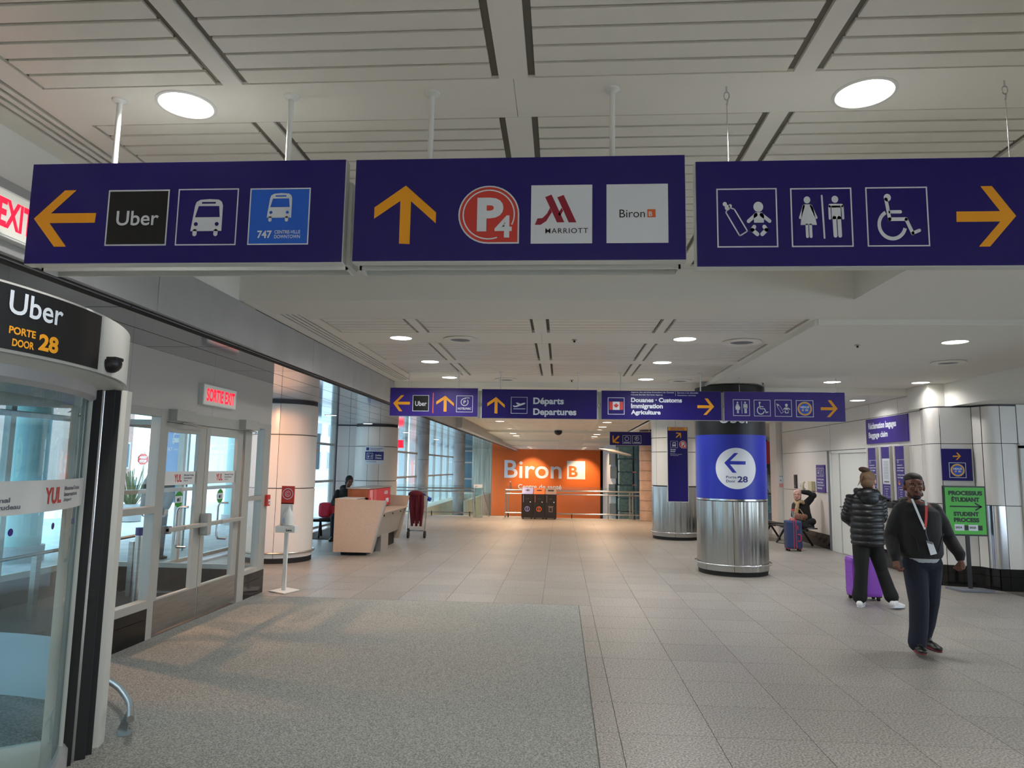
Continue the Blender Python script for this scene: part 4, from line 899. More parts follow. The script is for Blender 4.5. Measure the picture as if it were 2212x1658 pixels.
# notice on the second column
nt_ = thing('notice', 'blue and white bus meeting-point notice fixed to the farther cladded column', 'notice', (-5.1, 18.6, 1.9))
DN = Drum(C2, .594, math.atan2(-C2[1], -C2[0]), 1, eps=.003)
decal(nt_, DN, 'board', 'print_white', [rect(-.31, 1.72, .20, 2.2)], 0); decal(nt_, DN, 'panel', 'print_navy', [rect(-.31, 1.83, .20, 2.06), rect(-.285, 2.09, -.20, 2.17)], 1)
decal(nt_, DN, 'lettering', 'print_white', merge(textfit('Québec', -.03, 1.93, .14, 1.985, .03), textfit('Ottawa', -.03, 1.865, .14, 1.915, .03), [frame(-.26, 1.86, -.09, 2.02, .01)] + fit(BUS, -.25, 1.87, -.17, 2.0) + fit(rot_unit(PLANE, 60), -.18, 1.87, -.09, 2.0)), 2)
decal(nt_, DN, 'lettering', 'print_navy', merge(textfit('Point de rencontre', -.17, 2.13, .17, 2.165, .02), textfit('Meeting point', -.17, 2.085, .09, 2.12, .02), textfit('montréal-trudeau', -.27, 1.775, 0, 1.80, .02)), 1)
for c, r, lb in (((-4.84, 24.45), .2, 'nearer slim bare concrete column beyond the luggage cart'), ((-4.9, 33.7), .27, 'farther slim bare concrete column by the ramp')):
    t = thing('concrete_column', lb, 'column', (*c, 0)); MB().cyl(c, r, -1.2 if c[1] > 30 else 0, 2.785, 40).build('shaft', 'concrete', t)
    for z in (.75, 1.9): MB().lathe((*c, 0), [(r + .001, z), (r + .002, z + .01), (r + .001, z + .02)], 40).build('form_joint', 'print_grey', t)
t = thing('stone_column', 'banded terracotta stone column partly behind the rear steel-based column', 'column', (3.04, 24.0, 0))
for k in range(9): MB().cyl((3.04, 24.0), .38 - .004 * (k % 2), .33 * k + .004, .33 * (k + 1) - .01, 40).build('stone_drum', 'terracotta', t)
MB().cyl((3.04, 24.0), .37, 0, 3.03, 30).build('mortar_core', 'joint_dark', t)
# rough stone stack, angular wall, lift shaft far right of the orange wall
t = thing('stone_pier', 'pier of stacked rough greenish stone blocks right of the orange wall', 'pier', (3.35, 36, -2.5))
random.seed(3)
for k in range(8):
    w = .35 + .03 * random.random(); z = -2.4 + .66 * k; MB().box(3.32 - w, 3.32 + w, 36, 36.6, z, z + .62, .05).build('stone_block', 'stone_green', t)
t = struct('wall_end'); mat('facet_white', 'AEB3B8', .6)
MB().prism([(2.50, 38), (2.45, 41), (2.85, 41.5), (2.9, 37.2)], 'z', -2.5, 2.95).build('facet_wall', 'facet_white', t)
for z, x in ((1.9, 2.52), (1.2, 2.58), (.3, 2.5), (-.7, 2.54)): box('facet_block', 'facet_white', t, x, x + .33, 36.9, 37.6, z, z + .6)
box('lift_shaft', 'window_dark', t, 3.7, 4.6, 34.5, 36.6, -2.5, 3.0); quad('lift_glass', 'glass_green', t, (3.2, 30, -2.5), (4.6, 33, -2.5), (4.6, 33, 3), (3.2, 30, 3))

# ================================================================== FAR RAILINGS, BINS
YR = 24.15
def railing(name, label, x0, x1, posts, rails, gtop=1.05):
    t = thing(name, label, 'railing', (x0, YR, 0))
    quad('glass_panel', 'glass_rail', t, (x0, YR + .03, .05), (x1, YR + .03, .05), (x1, YR + .03, gtop), (x0, YR + .03, gtop))
    for z, r in rails: MB().tube([(x0, YR - .03, z), (x1, YR - .03, z)], r, 10).build('rail', 'steel', t)
    for x in posts: MB().box(x - .02, x + .02, YR - .02, YR + .06, 0, .94).build('post', 'steel_brushed', t)
    for x in [x0 + .1, (x0 + x1) / 2, x1 - .15]: MB().box(x - .015, x + .015, YR - .05, YR - .02, 0, .16).build('foot', 'rubber', t)
    return t
railing('railing', 'stainless and glass railing in front of the orange wall', -1.88, 2.66, [-1.88, -1.78, 1.62, 2.35, 2.45], [(.92, .026), (.80, .02), (.15, .022)])
railing('railing', 'stainless and glass railing between the concrete column and the folding sign', -5.9, -2.95, [-5.9, -2.98], [(.94, .024), (.84, .024), (.12, .02)])
t = thing('folding_sign', 'pale folding floor sign standing at the top of the far stairs', 'sign', (-2.75, 23.7, 0))
MB().prism([(-2.93, 0), (-2.90, 1.0), (-2.66, 1.0), (-2.62, 0)], 'y', 23.68, 23.70).build('front_panel', 'glass_rail', t); MB().tube([(-2.92, 23.68, 0), (-2.90, 23.68, 1.0), (-2.66, 23.68, 1.0), (-2.62, 23.68, 0)], .012).build('front_frame', 'steel', t); MB().tube([(-2.64, 23.75, 1.0), (-2.42, 24.0, 0)], .015).tube([(-2.92, 23.75, 1.0), (-2.88, 24.0, 0)], .015).build('rear_frame', 'steel', t); MB().box(-2.93, -2.64, 23.67, 23.69, .98, 1.1).build('header', 'print_white', t)
MB().lathe((-2.84, 23.66, 1.04), [(.0, 0), (.03, 0)], 12).build('pictogram', 'print_black', t)
BX = (-1.29, -.12)
names = [('bin', 'black recycling bin with a pale blue sloped top, left of the three', 'print_blueish', 'plus'), ('bin', 'black recycling bin with an orange sloped top, middle of the three', 'print_orange', 'oval'), ('bin', 'black waste bin with a brown-grey sloped top, right of the three', 'bin_grey', 'rect')]
mat('print_blueish', '8A93D6', .5); mat('bin_grey', '857470', .5); mat('bin_body', '1D1818', .45)
for i, (n_, lb, mt_, kd) in enumerate(names):
    x0 = BX[0] + .39 * i; x1 = x0 + .385; t = thing('recycling_bin', lb, 'bin', ((x0 + x1) / 2, 23.7, 0))
    MB().box(x0, x1, 23.45, 23.9, .04, .82, .006).build('body', 'bin_body', t)
    for x in (x0 + .05, x1 - .05): MB().cyl((x, 23.5), .02, 0, .05, 10).build('foot', 'rubber', t)
    MB().prism([(23.45, .82), (23.9, .82), (23.9, 1.01), (23.52, .86)], 'x', x0 + .01, x1 - .01).build('sloped_top', mt_, t)
    s = Face((0, 23.52, .86), (1, 0, 0), Vector((0, .38, .15)), .004); cx = (x0 + x1) / 2
    g = {'plus': [cap(cx - .05, .2, cx + .05, .2, .07), cap(cx, .15, cx, .25, .07)], 'oval': [([(cx + .10 * math.cos(a), .2 + .05 * math.sin(a)) for a in [2 * PI * k / 20 for k in range(20)]], [])], 'rect': [rect(cx - .1, .15, cx + .1, .25)]}[kd]
    decal(t, s, 'slot', 'black_plastic', g, 1)
    Ff = Face((0, 23.449, 0), (1, 0, 0), eps=.003); pm = {'plus': 'print_blueish', 'oval': 'print_orange', 'rect': 'bin_grey'}[kd]
    decal(t, Ff, 'pictogram', pm, [ring(cx, .33, .085, .02, 20), cap(cx, .28, cx, .38, .02)] if kd != 'rect' else [frame(cx - .06, .24, cx + .06, .40, .018), cap(cx - .08, .42, cx + .08, .42, .02)])
    decal(t, Ff, 'door_line', 'print_grey', [rect(cx - .05, .66, cx + .06, .667)]); decal(t, Ff, 'lock', 'print_white', [circ(x1 - .09, .56, .018)])
    decal(t, Ff, 'side_lettering', pm, [rect(x0 + .055, .55, x0 + .068, .78)])
t = thing('bottle', 'clear plastic bottle standing on the railing end left of the bins', 'bottle', (-1.72, 24.12, .95))
MB().lathe((-1.72, 24.12, 0), [(0, .95), (.05, .95), (.05, 1.12), (.02, 1.17), (.02, 1.20), (0, 1.2)], 14).build('body', 'glass_rail', t); MB().cyl((-1.72, 24.12), .022, 1.19, 1.22, 10).build('cap', 'print_white', t)
# far lamp arm / white tensile canopy right
t = thing('spot_canopy', 'white sail-shaped canopy beneath the far ceiling beside the small diagonal sign', 'canopy', (2.0, 30, 2.6))
MB().prism([(1.6, 2.55), (2.0, 2.47), (3.0, 2.25), (2.95, 2.32), (2.2, 2.52)], 'y', 30, 31.5).build('sail', 'canopy_white', t)
# escalator seen through the gap beside the blue column
t = thing('escalator', 'escalator with glass balustrade in the gap behind the blue column', 'escalator', (8, 27, 0))
def esc(x):
    P = [(24.5, 0), (24.5, .95), (26, 1.0), (33, 4.2), (33, 3.2), (26.5, .1)]
    return P
for x in (7.35, 8.5):
    MB().prism([(23.6, .15), (23.6, .75), (25.5, .85), (33, 4.5), (33, 3.7), (25.8, .2)], 'x', x, x + .03).build('balustrade', 'glass_green', t)
    MB().tube([(x, 33, 4.55), (x, 25.5, .92), (x, 23.7, .85), (x, 23.45, .6), (x, 23.6, .3)], .05, 8).build('handrail', 'rubber', t)
    MB().prism([(23.3, 0), (23.3, .2), (25.8, .28), (33, 3.8), (33, 3.3), (26, 0)], 'x', x - .05, x + .08).build('skirt', 'window_dark', t)
for k in range(24): box('step', 'steel_brushed', t, 7.45, 8.45, 25.8 + .3 * k, 26.1 + .3 * k, .0 + .14 * k, .15 + .14 * k)
MB().box(8.6, 8.75, 23.2, 23.9, .1, .9).build('newel', 'window_dark', t)
t = thing('wall_poster', 'magenta poster high in the gap behind the blue column', 'poster', (7.6, 25.5, 2.2)); MB().box(7.1, 7.78, 25.5, 25.55, 1.95, 2.75).build('board', 'poster_red', t)
decal(t, Face((0, 25.49, 0), (1, 0, 0), eps=.004), 'lettering', 'print_amber', textfit('Q', 7.45, 2.1, 7.72, 2.45, .03), 1)

# ================================================================== RIGHT WALL FITTINGS
def wall_plate(name, label, cat, y0, y1, z0, z1, m, th=.025, x=XR):
    t = thing(name, label, cat, (x, y0, z0)); MB().box(x - th, x - .001, y0, y1, z0, z1, .003).build('board', m, t); return t, Face((x - th - .001, 0, 0), (0, -1, 0), eps=.002)
t, F = wall_plate('wall_sign', 'large purple wall sign reading Reclamation bagages and Baggage claim', 'sign', 12.38, 14.02, 2.25, 2.72, 'sign_purple')
decal(t, F, 'lettering', 'print_white', merge(textfit('Réclamation bagages', -13.9, 2.49, -12.78, 2.645, .03), textfit('Baggage claim', -13.9, 2.325, -13.12, 2.465, .03)))
t, F = wall_plate('wall_sign', 'narrow purple wall sign with bus and telephone boxes beside the white door', 'sign', 16.25, 16.78, 1.24, 1.86, 'sign_purple')
decal(t, F, 'pictogram', 'print_white', [frame(-16.73, 1.60, -16.53, 1.79, .01), frame(-16.50, 1.60, -16.30, 1.79, .01)] + fit(BUS, -16.70, 1.62, -16.56, 1.78) + fit(PHONE, -16.46, 1.61, -16.34, 1.77))
decal(t, F, 'lettering', 'print_white', lines2d(['Accueil des groupes', 'Navettes d\'hotels', 'Groups meeting point', 'Hotel shuttles'], -16.72, -16.3, 1.30, 1.56))
t = thing('wall_telephone', 'beige corded telephone mounted on the white wall above the seated woman', 'telephone', (XR, 17.1, 1.25))
MB().box(XR - .09, XR - .001, 16.93, 17.17, 1.25, 1.48, .015).build('body', 'phone_beige', t)
MB().tube([(XR - .12, 17.27, 1.46), (XR - .16, 17.27, 1.44), (XR - .17, 17.27, 1.37), (XR - .16, 17.27, 1.30), (XR - .12, 17.27, 1.28)], .025).build('handset', 'phone_beige', t)
MB().tube([(XR - .1, 17.25, 1.28), (XR - .1, 17.2, 1.15), (XR - .08, 17.1, 1.12), (XR - .06, 17.05, 1.25)], .007, 6).build('cord', 'phone_beige', t)
for y0, y1, z0, z1, lb in ((18.16, 18.34, 1.28, 1.62, 'upper black socket strip on the white wall left of the telephone'), (18.14, 18.30, .96, 1.11, 'lower black socket plate on the white wall above the bench')):
    t, F = wall_plate('socket_strip', lb, 'socket', y0, y1, z0, z1, 'black_plastic', .03); decal(t, F, 'marks', 'print_grey', [rect(-y1 + .04, z0 + .03, -y0 - .04, z0 + .08)])
t, F = wall_plate('light_switch', 'tiny white switch plate between the socket strip and the telephone', 'switch', 17.86, 17.95, 1.27, 1.42, 'door_white', .012); decal(t, F, 'rocker', 'print_grey', [rect(-17.92, 1.32, -17.89, 1.37)])
t = thing('notice', 'small white and pink paper notice on the pilaster left of the sockets', 'notice', (5.95, 19.3, 1.27)); F = Face((0, 19.318, 0), (1, 0, 0), eps=.003)
decal(t, F, 'sheet', 'print_white', [rect(5.84, 1.27, 5.97, 1.60)]); decal(t, F, 'band', 'poster_pink', [rect(5.85, 1.28, 5.96, 1.38)], 2); decal(t, F, 'drawing', 'print_grey', [circ(5.89, 1.46, .018, 12), rect(5.85, 1.56, 5.95, 1.575)], 2)
# three courtesy-phone panels with fins
for i, (y0, y1, lb) in enumerate(((13.52, 13.9, 'leftmost purple courtesy phone panel with white text'), (12.98, 13.34, 'middle purple courtesy phone panel with a white directory sheet'), (12.44, 12.80, 'rightmost purple courtesy phone panel with a small amber arrow'))):
    t, F = wall_plate('information_panel', lb, 'information panel', y0, y1, 1.24, 2.17, 'sign_purple', .06); a, b = -y1, -y0
    MB().box(XR - .085, XR - .001, y0 - .03, y0 - .005, 1.2, 2.18).build('fin', 'frame_alu', t); MB().box(XR - .085, XR - .001, y1 + .005, y1 + .03, 1.2, 2.18).build('fin', 'white_clad', t)
    if i == 1:
        decal(t, F, 'sheet', 'print_white', [rect(a + .03, 1.5, b - .03, 1.96)]); decal(t, F, 'sheet_lines', 'print_grey', [rect(a + .08, 1.60 + .028 * k, b - .09, 1.606 + .028 * k) for k in range(12)] + [rect(a + .08, 1.53, b - .08, 1.555)], 2)
    else:
        decal(t, F, 'lettering', 'print_white', merge(lines2d(['Composez votre', 'messagerie adresse', 'pour vos bagages'], a + .05, b - .06, 1.72, 1.86), lines2d(['Contact your airline', 'for your baggage'], a + .05, b - .06, 1.60, 1.69), [rect(a + .04, 1.93, b - .04, 1.936), ring(a + .09, 1.90, .025, .008, 14)]))
    decal(t, F, 'small_print', 'print_white', [frame(a + .06, 1.27, b - .06, 1.46, .005), rect(a + .10, 1.41, b - .12, 1.42), rect(a + .12, 1.37, b - .16, 1.378), rect(a + .12, 1.335, b - .16, 1.342), rect(a + .12, 1.30, b - .16, 1.307)])
    if i == 2: decal(t, F, 'arrow', 'print_amber', fit(ARROW_D, a + .06, 1.49, a + .15, 1.58))
    MB().box(XR - .3, XR - .001, y0 + .02, y1 - .02, 1.10, 1.2, .02).build('ledge', 'black_plastic', t)
    MB().box(XR - .2, XR - .06, y0 + .1, y0 + .24, 1.2, 1.235, .01).build('handset', 'black_plastic', t)
# badge sign and green stand
t = thing('wall_sign', 'square blue wall sign with an amber arrow and a round badge above the green sign', 'sign', (6.03, 11.35, 1.6))
u = Vector((.36, -.09, 0)).normalized(); F = Face(Vector((5.86, 11.425, 0)) - u * .0, u, eps=.002)
def fbox(F, x0, x1, z0, z1, th, m, name, par):
    b = MB(); b.add([F.o + F.u * x + F.n * n + Vector((0, 0, z)) for z in (z0, z1) for n in (0, th) for x in (x0, x1)], [(0, 2, 3, 1), (4, 5, 7, 6), (0, 1, 5, 4), (2, 6, 7, 3), (0, 4, 6, 2), (1, 3, 7, 5)]); return b.build(name, m, par)
fbox(F, .08, .49, 1.60, 2.09, .03, 'sign_indigo', 'board', t); F2 = Face(F.o + F.n * .031, u, eps=.002)
decal(t, F2, 'arrow', 'print_amber', fit(ARROW_R, .235, 1.92, .345, 2.03)); roundel(t, F2, .175, 1.643, .405, 1.878)
t = thing('floor_stand_sign', 'green student process sign in a black frame on a black stand', 'sign', (6.03, 11.0, 0))
MB().box(5.722, 6.333, 10.985, 11.02, .79, 1.525, .003).build('frame', 'black_plastic', t); MB().box(5.742, 6.308, 10.975, 10.99, .815, 1.503).build('sheet', 'sheet_green', t)
F = Face((0, 10.974, 0), (1, 0, 0), eps=.002); ax = lambda x: x
decal(t, F, 'lettering', 'print_black', merge(textfit('PROCESSUS', 5.79, 1.388, 6.275, 1.452, .05), textfit('ÉTUDIANT', 5.83, 1.29, 6.23, 1.373, .05), textfit('STUDENT', 5.85, 1.08, 6.21, 1.144, .05), textfit('PROCESS', 5.85, .992, 6.21, 1.057, .05),
      [rect(5.80, 1.212, 6.24, 1.232), cap(6.17, 1.27, 6.25, 1.222, .02), cap(6.17, 1.172, 6.25, 1.222, .02), rect(5.85, .876, 6.25, .946)]))
decal(t, F, 'date_labels', 'print_white', [rect(5.85, .868, 5.99, .96), rect(6.05, .868, 6.185, .956)], 2); decal(t, F, 'lettering', 'print_black', merge(textfit('2024', 5.862, .90, 5.955, .93, .03), textfit('2025', 6.06, .90, 6.155, .93, .03)), 3)
MB().box(6.03, 6.075, 11.0, 11.04, .02, 1.4).build('pole', 'black_plastic', t); MB().prism([(5.76, 11.15), (5.83, 10.82), (6.28, 10.82), (6.32, 10.99)], 'z', .003, .028).build('base', 'print_grey', t)

# ================================================================== SANITIZER, DESK, CART
t = thing('sanitizer_stand', 'white hand sanitizer stand with a red round-logo sign on the carpet edge', 'sanitizer stand', (-3.69, 9.38, 0))
MB().prism([(-3.87, 9.30), (-3.60, 9.15), (-3.50, 9.45), (-3.76, 9.60)], 'z', .003, .014).build('base', 'white_plastic', t)
MB().box(-3.72, -3.67, 9.36, 9.40, .01, .80, .004).build('pole', 'white_plastic', t)
MB().box(-3.81, -3.54, 9.26, 9.40, .78, .87, .006).box(-3.80, -3.63, 9.385, 9.40, .87, 1.17, .004).build('tray', 'white_plastic', t)
MB().box(-3.80, -3.62, 9.385, 9.40, 1.15, 1.395, .003).build('sign_board', 'print_red', t)
F = Face((0, 9.384, 0), (1, 0, 0), eps=.002); decal(t, F, 'logo', 'print_white', [ring(-3.71, 1.29, .075, .008), ring(-3.71, 1.29, .04, .006), arc(-3.71, 1.29, .02, .006, 30, 330, 12)])
MB().lathe((-3.66, 9.33, 0), [(0, .872), (.065, .875), (.068, 1.0), (.06, 1.03), (.025, 1.09), (.022, 1.12), (0, 1.12)], 24).build('bottle', 'white_plastic', t)
bt = [o for o in t.children if o.name.startswith('bottle')][0]; MB().tube([(-3.66, 9.33, 1.12), (-3.66, 9.33, 1.15), (-3.64, 9.28, 1.15)], .008, 8).build('pump', 'white_plastic', bt)
decal(bt, Drum((-3.66, 9.33), .0685, R(-100), cut=.01), 'paper_label', 'print_blueish', [rect(-.09, .90, -.03, .97)], 1)
decal(t, Face((0, 9.259, 0), (1, 0, 0), eps=.002), 'lettering', 'print_black', textfit('Lavo', -3.66, .80, -3.58, .83, .04))
t = thing('service_desk', 'angular beige service desk with a sloped counter between the two cladded columns', 'desk', (-3.8, 14.3, 0))
MB().prism([(-4.25, .07), (-3.52, .07), (-3.28, 1.03), (-4.25, 1.06)], 'y', 13.08, 13.14).build('end_panel', 'desk_laminate', t)
MB().prism([(-3.53, .06), (-3.50, .06), (-3.26, 1.04), (-3.29, 1.04)], 'y', 13.07, 13.15).build('end_trim', 'desk_edge', t)
MB().prism([(-4.25, .10), (-3.56, .10), (-3.36, 1.03), (-4.25, 1.06)], 'y', 15.5, 15.56).build('end_panel', 'desk_laminate', t)
MB().prism([(-3.60, .30), (-3.575, .29), (-3.44, .78), (-3.465, .78)], 'y', 13.14, 15.5).build('front_panel', 'desk_edge', t)
MB().box(-3.85, -3.38, 13.14, 15.5, .78, .81, .004).build('counter_shelf', 'desk_laminate', t)
for y in (13.6, 14.3, 15.0): MB().ell((-3.425, y, .72), (.012, .02, .02), None, 10).build('cable_port', 'rubber', t)
MB().box(-4.15, -3.66, 13.25, 15.45, 0, .35).build('plinth', 'rubber', t); MB().box(-3.66, -3.55, 13.9, 14.5, 0, .32).build('plinth_leg', 'desk_edge', t)
MB().box(-4.22, -3.86, 13.14, 15.5, .35, 1.04).build('body', 'desk_laminate', t)
MB().box(-4.22, -3.80, 13.75, 15.45, 1.05, 1.22, .004).build('raised_box', 'wood_brown', t); MB().box(-4.24, -3.76, 13.72, 15.5, 1.22, 1.245, .004).build('top', 'desk_edge', t)
MB().box(-3.80, -3.775, 13.75, 15.45, .84, 1.21).build('graphic_panel', 'poster_red', t)
F = Face((-3.774, 0, 0), (0, 1, 0), eps=.002); decal(t, F, 'graphic', 'poster_pink', [rect(13.85, .86, 13.98, 1.2), rect(14.1, .86, 14.14, 1.2), rect(14.2, .95, 14.24, 1.2), rect(13.75, 1.05, 13.85, 1.2), rect(14.0, .86, 14.09, .92)]); decal(t, F, 'graphic', 'print_white', [rect(15.05, .90, 15.3, .99)] ); decal(t, F, 'lettering', 'print_white', textfit('AIDE', 14.9, 1.08, 15.2, 1.15, .04))
MB().box(-4.23, -3.85, 13.10, 13.7, 1.05, 1.062).build('glass_top', 'white_plastic', t)
t = thing('luggage_cart', 'luggage trolley with a blue handle behind the service desk', 'luggage cart', (-3.4, 17.0, 0))
MB().tube([(-3.75, 17.2, .12), (-3.3, 17.1, .12), (-3.22, 17.05, .95), (-3.3, 17.05, 1.0), (-3.6, 17.2, 1.0), (-3.72, 17.25, .95), (-3.75, 17.2, .12)], .016, 8).tube([(-3.3, 17.1, .12), (-3.2, 16.6, .15)], .02, 8).tube([(-3.75, 17.2, .12), (-3.6, 16.5, .15)], .016, 8).build('frame', 'steel', t)
MB().tube([(-3.22, 17.05, .9), (-3.16, 17.03, .88)], .05, 10).tube([(-3.3, 17.05, 1.0), (-3.6, 17.2, 1.0)], .024, 8).build('handle', 'cart_blue', t)
for x, y in ((-3.2, 16.62), (-3.72, 17.2), (-3.58, 16.55)): 
    o = MB().tube([(x - .02, y, .085), (x + .02, y, .085)], .085, 20).build('wheel', 'rubber', t)
t = thing('draped_coat', 'dark red coat draped over the luggage trolley behind the desk', 'coat', (-3.5, 16.9, .4))
b = MB().ell((-3.52, 17.0, 1.0), (.19, .13, .10), None, 14)
for k in range(7): b.tube([(-3.64 + .05 * k, 16.93 + .02 * (k % 2), 1.0), (-3.60 + .045 * k, 16.88 + .03 * (k % 3), .7), (-3.57 + .035 * k, 16.9, .25 + .06 * (k % 3))], [.04, .045, .03], 8)
b.build('cloth', 'cloth_darkred', t)
# seats
def bench(name, label, loc, n=2, rotz=0, w=.95):
    t = thing(name, label, 'bench', loc); t.rotation_euler = (0, 0, rotz); lx = n * w / 2; L = Vector(loc)
    def bl(b, nm, m, par=t): 
        b.v = [tuple(Vector(v) + L) for v in b.v]; return b.build(nm, m, par)
    for k in range(n): bl(MB().box(-lx + k * w + .02, -lx + (k + 1) * w - .02, -.24, .24, .41, .44, .012), 'seat', 'black_plastic')
    bl(MB().box(-lx + .05, lx - .05, -.03, .03, .36, .41), 'beam', 'black_plastic')
    for x in (-lx + .25, lx - .25):
        bl(MB().tube([(x, 0, .38), (x, -.24, .02)], .025, 8).tube([(x, 0, .38), (x, .24, .02)], .025, 8), 'leg', 'black_plastic')
    return t
bench('bench', 'black metal bench under the telephone where the woman in the scarf sits', (5.45, 17.0, 0), 2, R(-78), .62)
bench('bench', 'black metal bench end visible beside the blue column', (5.15, 18.4, 0), 2, R(-78), .62)
bench('bench', 'black bench half hidden between the nearer cladded column and the desk', (-5.15, 16.3, 0), 2, R(12), .7)
t = thing('floor_mat', 'dark rubber mat under the bench left of the desk', 'mat', (-5.3, 16.8, 0)); box('mat', 'mat_dark', t, -6.1, -4.6, 15.8, 18.3, .001, .012)
t = thing('backpack', 'bright red backpack on the bench beside the hooded person', 'backpack', (-5.55, 16.4, .44))
MB().box(-5.70, -5.34, 16.28, 16.52, .445, .80, .09).build('body', 'bag_red', t); MB().box(-5.63, -5.41, 16.21, 16.30, .47, .66, .035).build('front_pocket', 'bag_red', t); MB().tube([(-5.45, 16.3, .46), (-5.25, 16.2, .5), (-5.05, 16.2, .72), (-4.95, 16.2, .85)], .012, 8).build('strap', 'print_orange', t)
# suitcases
def suitcase(name, label, cx, cy, z0, w, d, h, m, trimm, handle, rotz=0):
    t = thing(name, label, 'suitcase', (cx, cy, 0)); t.rotation_euler = (0, 0, rotz)
    MB().box(cx - w / 2, cx + w / 2, cy - d / 2, cy + d / 2, z0 + .05, z0 + .05 + h, .045).build('shell', m, t)
    s = [o for o in t.children if o.name.startswith('shell')][0]
    for k in range(4): 
        z = z0 + .14 + k * h * .23; MB().box(cx - w / 2 - .003, cx + w / 2 + .003, cy - d * .38, cy + d * .38, z, z + .008).build('groove', m, s)
    if trimm != 'none':
        for x in (-.02, .03): MB().box(cx + x - .006, cx + x + .006, cy - d / 2 - .004, cy + d / 2 + .004, z0 + .06, z0 + h + .055, .004).build('zip_trim', trimm, t)
    for x in (-w / 2 + .05, w / 2 - .05):
        for y in (-d / 2 + .05, d / 2 - .05):
            wt = MB().box(cx + x - .035, cx + x + .035, cy + y - .035, cy + y + .035, z0 + .045, z0 + .075, .01).build('wheel_mount', trimm if trimm != 'none' else 'black_plastic', t)
            MB().tube([(cx + x - .014, cy + y, z0 + .028), (cx + x + .014, cy + y, z0 + .028)], .028, 12).build('wheel', 'rubber', wt)
    if handle:
        for x in (.02, .05): MB().tube([(cx + x, cy + .05, z0 + h + .04), (cx + x, cy + .05, z0 + h + .25)], .007, 8).build('handle_tube', 'steel', t)
        MB().box(cx + .005, cx + .065, cy + .03, cy + .07, z0 + h + .25, z0 + h + .285, .01).build('pull_handle', 'suitcase_red' if trimm != 'none' else 'black_plastic', t)
    MB().tube([(cx - .06, cy, z0 + h + .05), (cx - .05, cy, z0 + h + .08), (cx + .05, cy, z0 + h + .08), (cx + .06, cy, z0 + h + .05)], .012, 8).build('top_handle', trimm if trimm != 'none' else m, t)
    return t
t = suitcase('suitcase', 'navy blue hard suitcase with red zip trim beside the bench', 5.03, 15.75, 0, .33, .25, .6, 'suitcase_blue', 'suitcase_red', True)
MB().tube([(5.09, 15.62, .36), (5.13, 15.60, .36), (5.15, 15.60, .32), (5.15, 15.60, .26), (5.13, 15.60, .22), (5.09, 15.62, .22)], .009, 8).build('side_handle', 'suitcase_red', t); MB().box(5.08, 5.10, 15.61, 15.63, .46, .54, .004).build('tag', 'suitcase_red', t)
suitcase('suitcase', 'bright purple hard suitcase standing in front of the woman in the puffer jacket', 4.10, 9.98, 0, .40, .26, .52, 'suitcase_purple', 'none', True)

# ================================================================== OUTSIDE
og = struct('ground'); quad('street', 'asphalt', og, (-60, -30, -.12), (-6.3, -30, -.12), (-6.3, 80, -.12), (-60, 80, -.12)); box('sidewalk', 'concrete', og, -9.5, -6.3, -20, 19, -.12, -.02)
quad('street', 'asphalt', og, (2, 38.3, -2.7), (40, 38.3, -2.7), (40, 49.8, -2.7), (2, 49.8, -2.7))
random.seed(5)
sb = MB()
for i in range(40):
    y = -8 + i * 1.1; sb.ell((-16.5 + random.uniform(-.6, .6), y, -.1), (random.uniform(1.2, 2.2), random.uniform(.9, 1.5), random.uniform(.35, .8)), None, 10)
s = sb.build('snow_bank', 'snow', None, kind='stuff'); s['label'] = 'bright snow bank along the kerb seen through the entrance glass'; s['category'] = 'snow'
cn = struct('ceiling'); box('canopy_slab', 'fascia_metal', cn, -9.6, -6.9, -20, 18.6, 3.3, 3.6)
for y in (-3, 3, 9, 15): box('canopy_beam', 'concrete', cn, -9.6, -6.9, y, y + .4, 3.0, 3.3)
for i, (x, y) in enumerate(((-9.2, 4.2), (-9.2, 11.5), (-9.2, 19.5))):
    t = thing('canopy_column', ['pale green outdoor canopy column seen through the revolving door', 'pale green outdoor canopy column seen through the double door', 'pale green outdoor canopy column beyond the vestibule end'][i], 'column', (x, y, 0)); MB().cyl((x, y), .32, -.1, 3.3, 28).build('shaft', 'roof_teal', t); MB().cyl((x, y), .38, -.1, .25, 28).build('collar', 'concrete', t)
def building(label, x, y0, y1, h, m, rows, step):
    t = thing('building', label, 'building', (x, y0, 0)); box('wall', m, t, x - 6, x, y0, y1, -.2, h)
    for r_ in range(rows):
        y = y0 + 1
        while y + 1.6 < y1: w = box('window', 'canopy_white', t, x, x + .06, y, y + 1.7, 1.2 + 3 * r_, 2.9 + 3 * r_); box('pane', 'window_dark', w, x + .05, x + .08, y + .12, y + 1.58, 1.3 + 3 * r_, 2.8 + 3 * r_); y += step
    box('parapet', 'canopy_white', t, x - 6, x + .2, y0, y1, h, h + .3)
    return t
building('grey-blue building across the street behind the revolving door', -24, -12, 14, 9, 'building_grey', 3, 3.2)
building('pinkish low building across the street beyond the double door', -28, 17, 44, 5.5, 'brick', 1, 4.0)
building('teal grey building far along the street behind the left facade', -22, 50, 78, 8, 'building_grey', 2, 3.4)
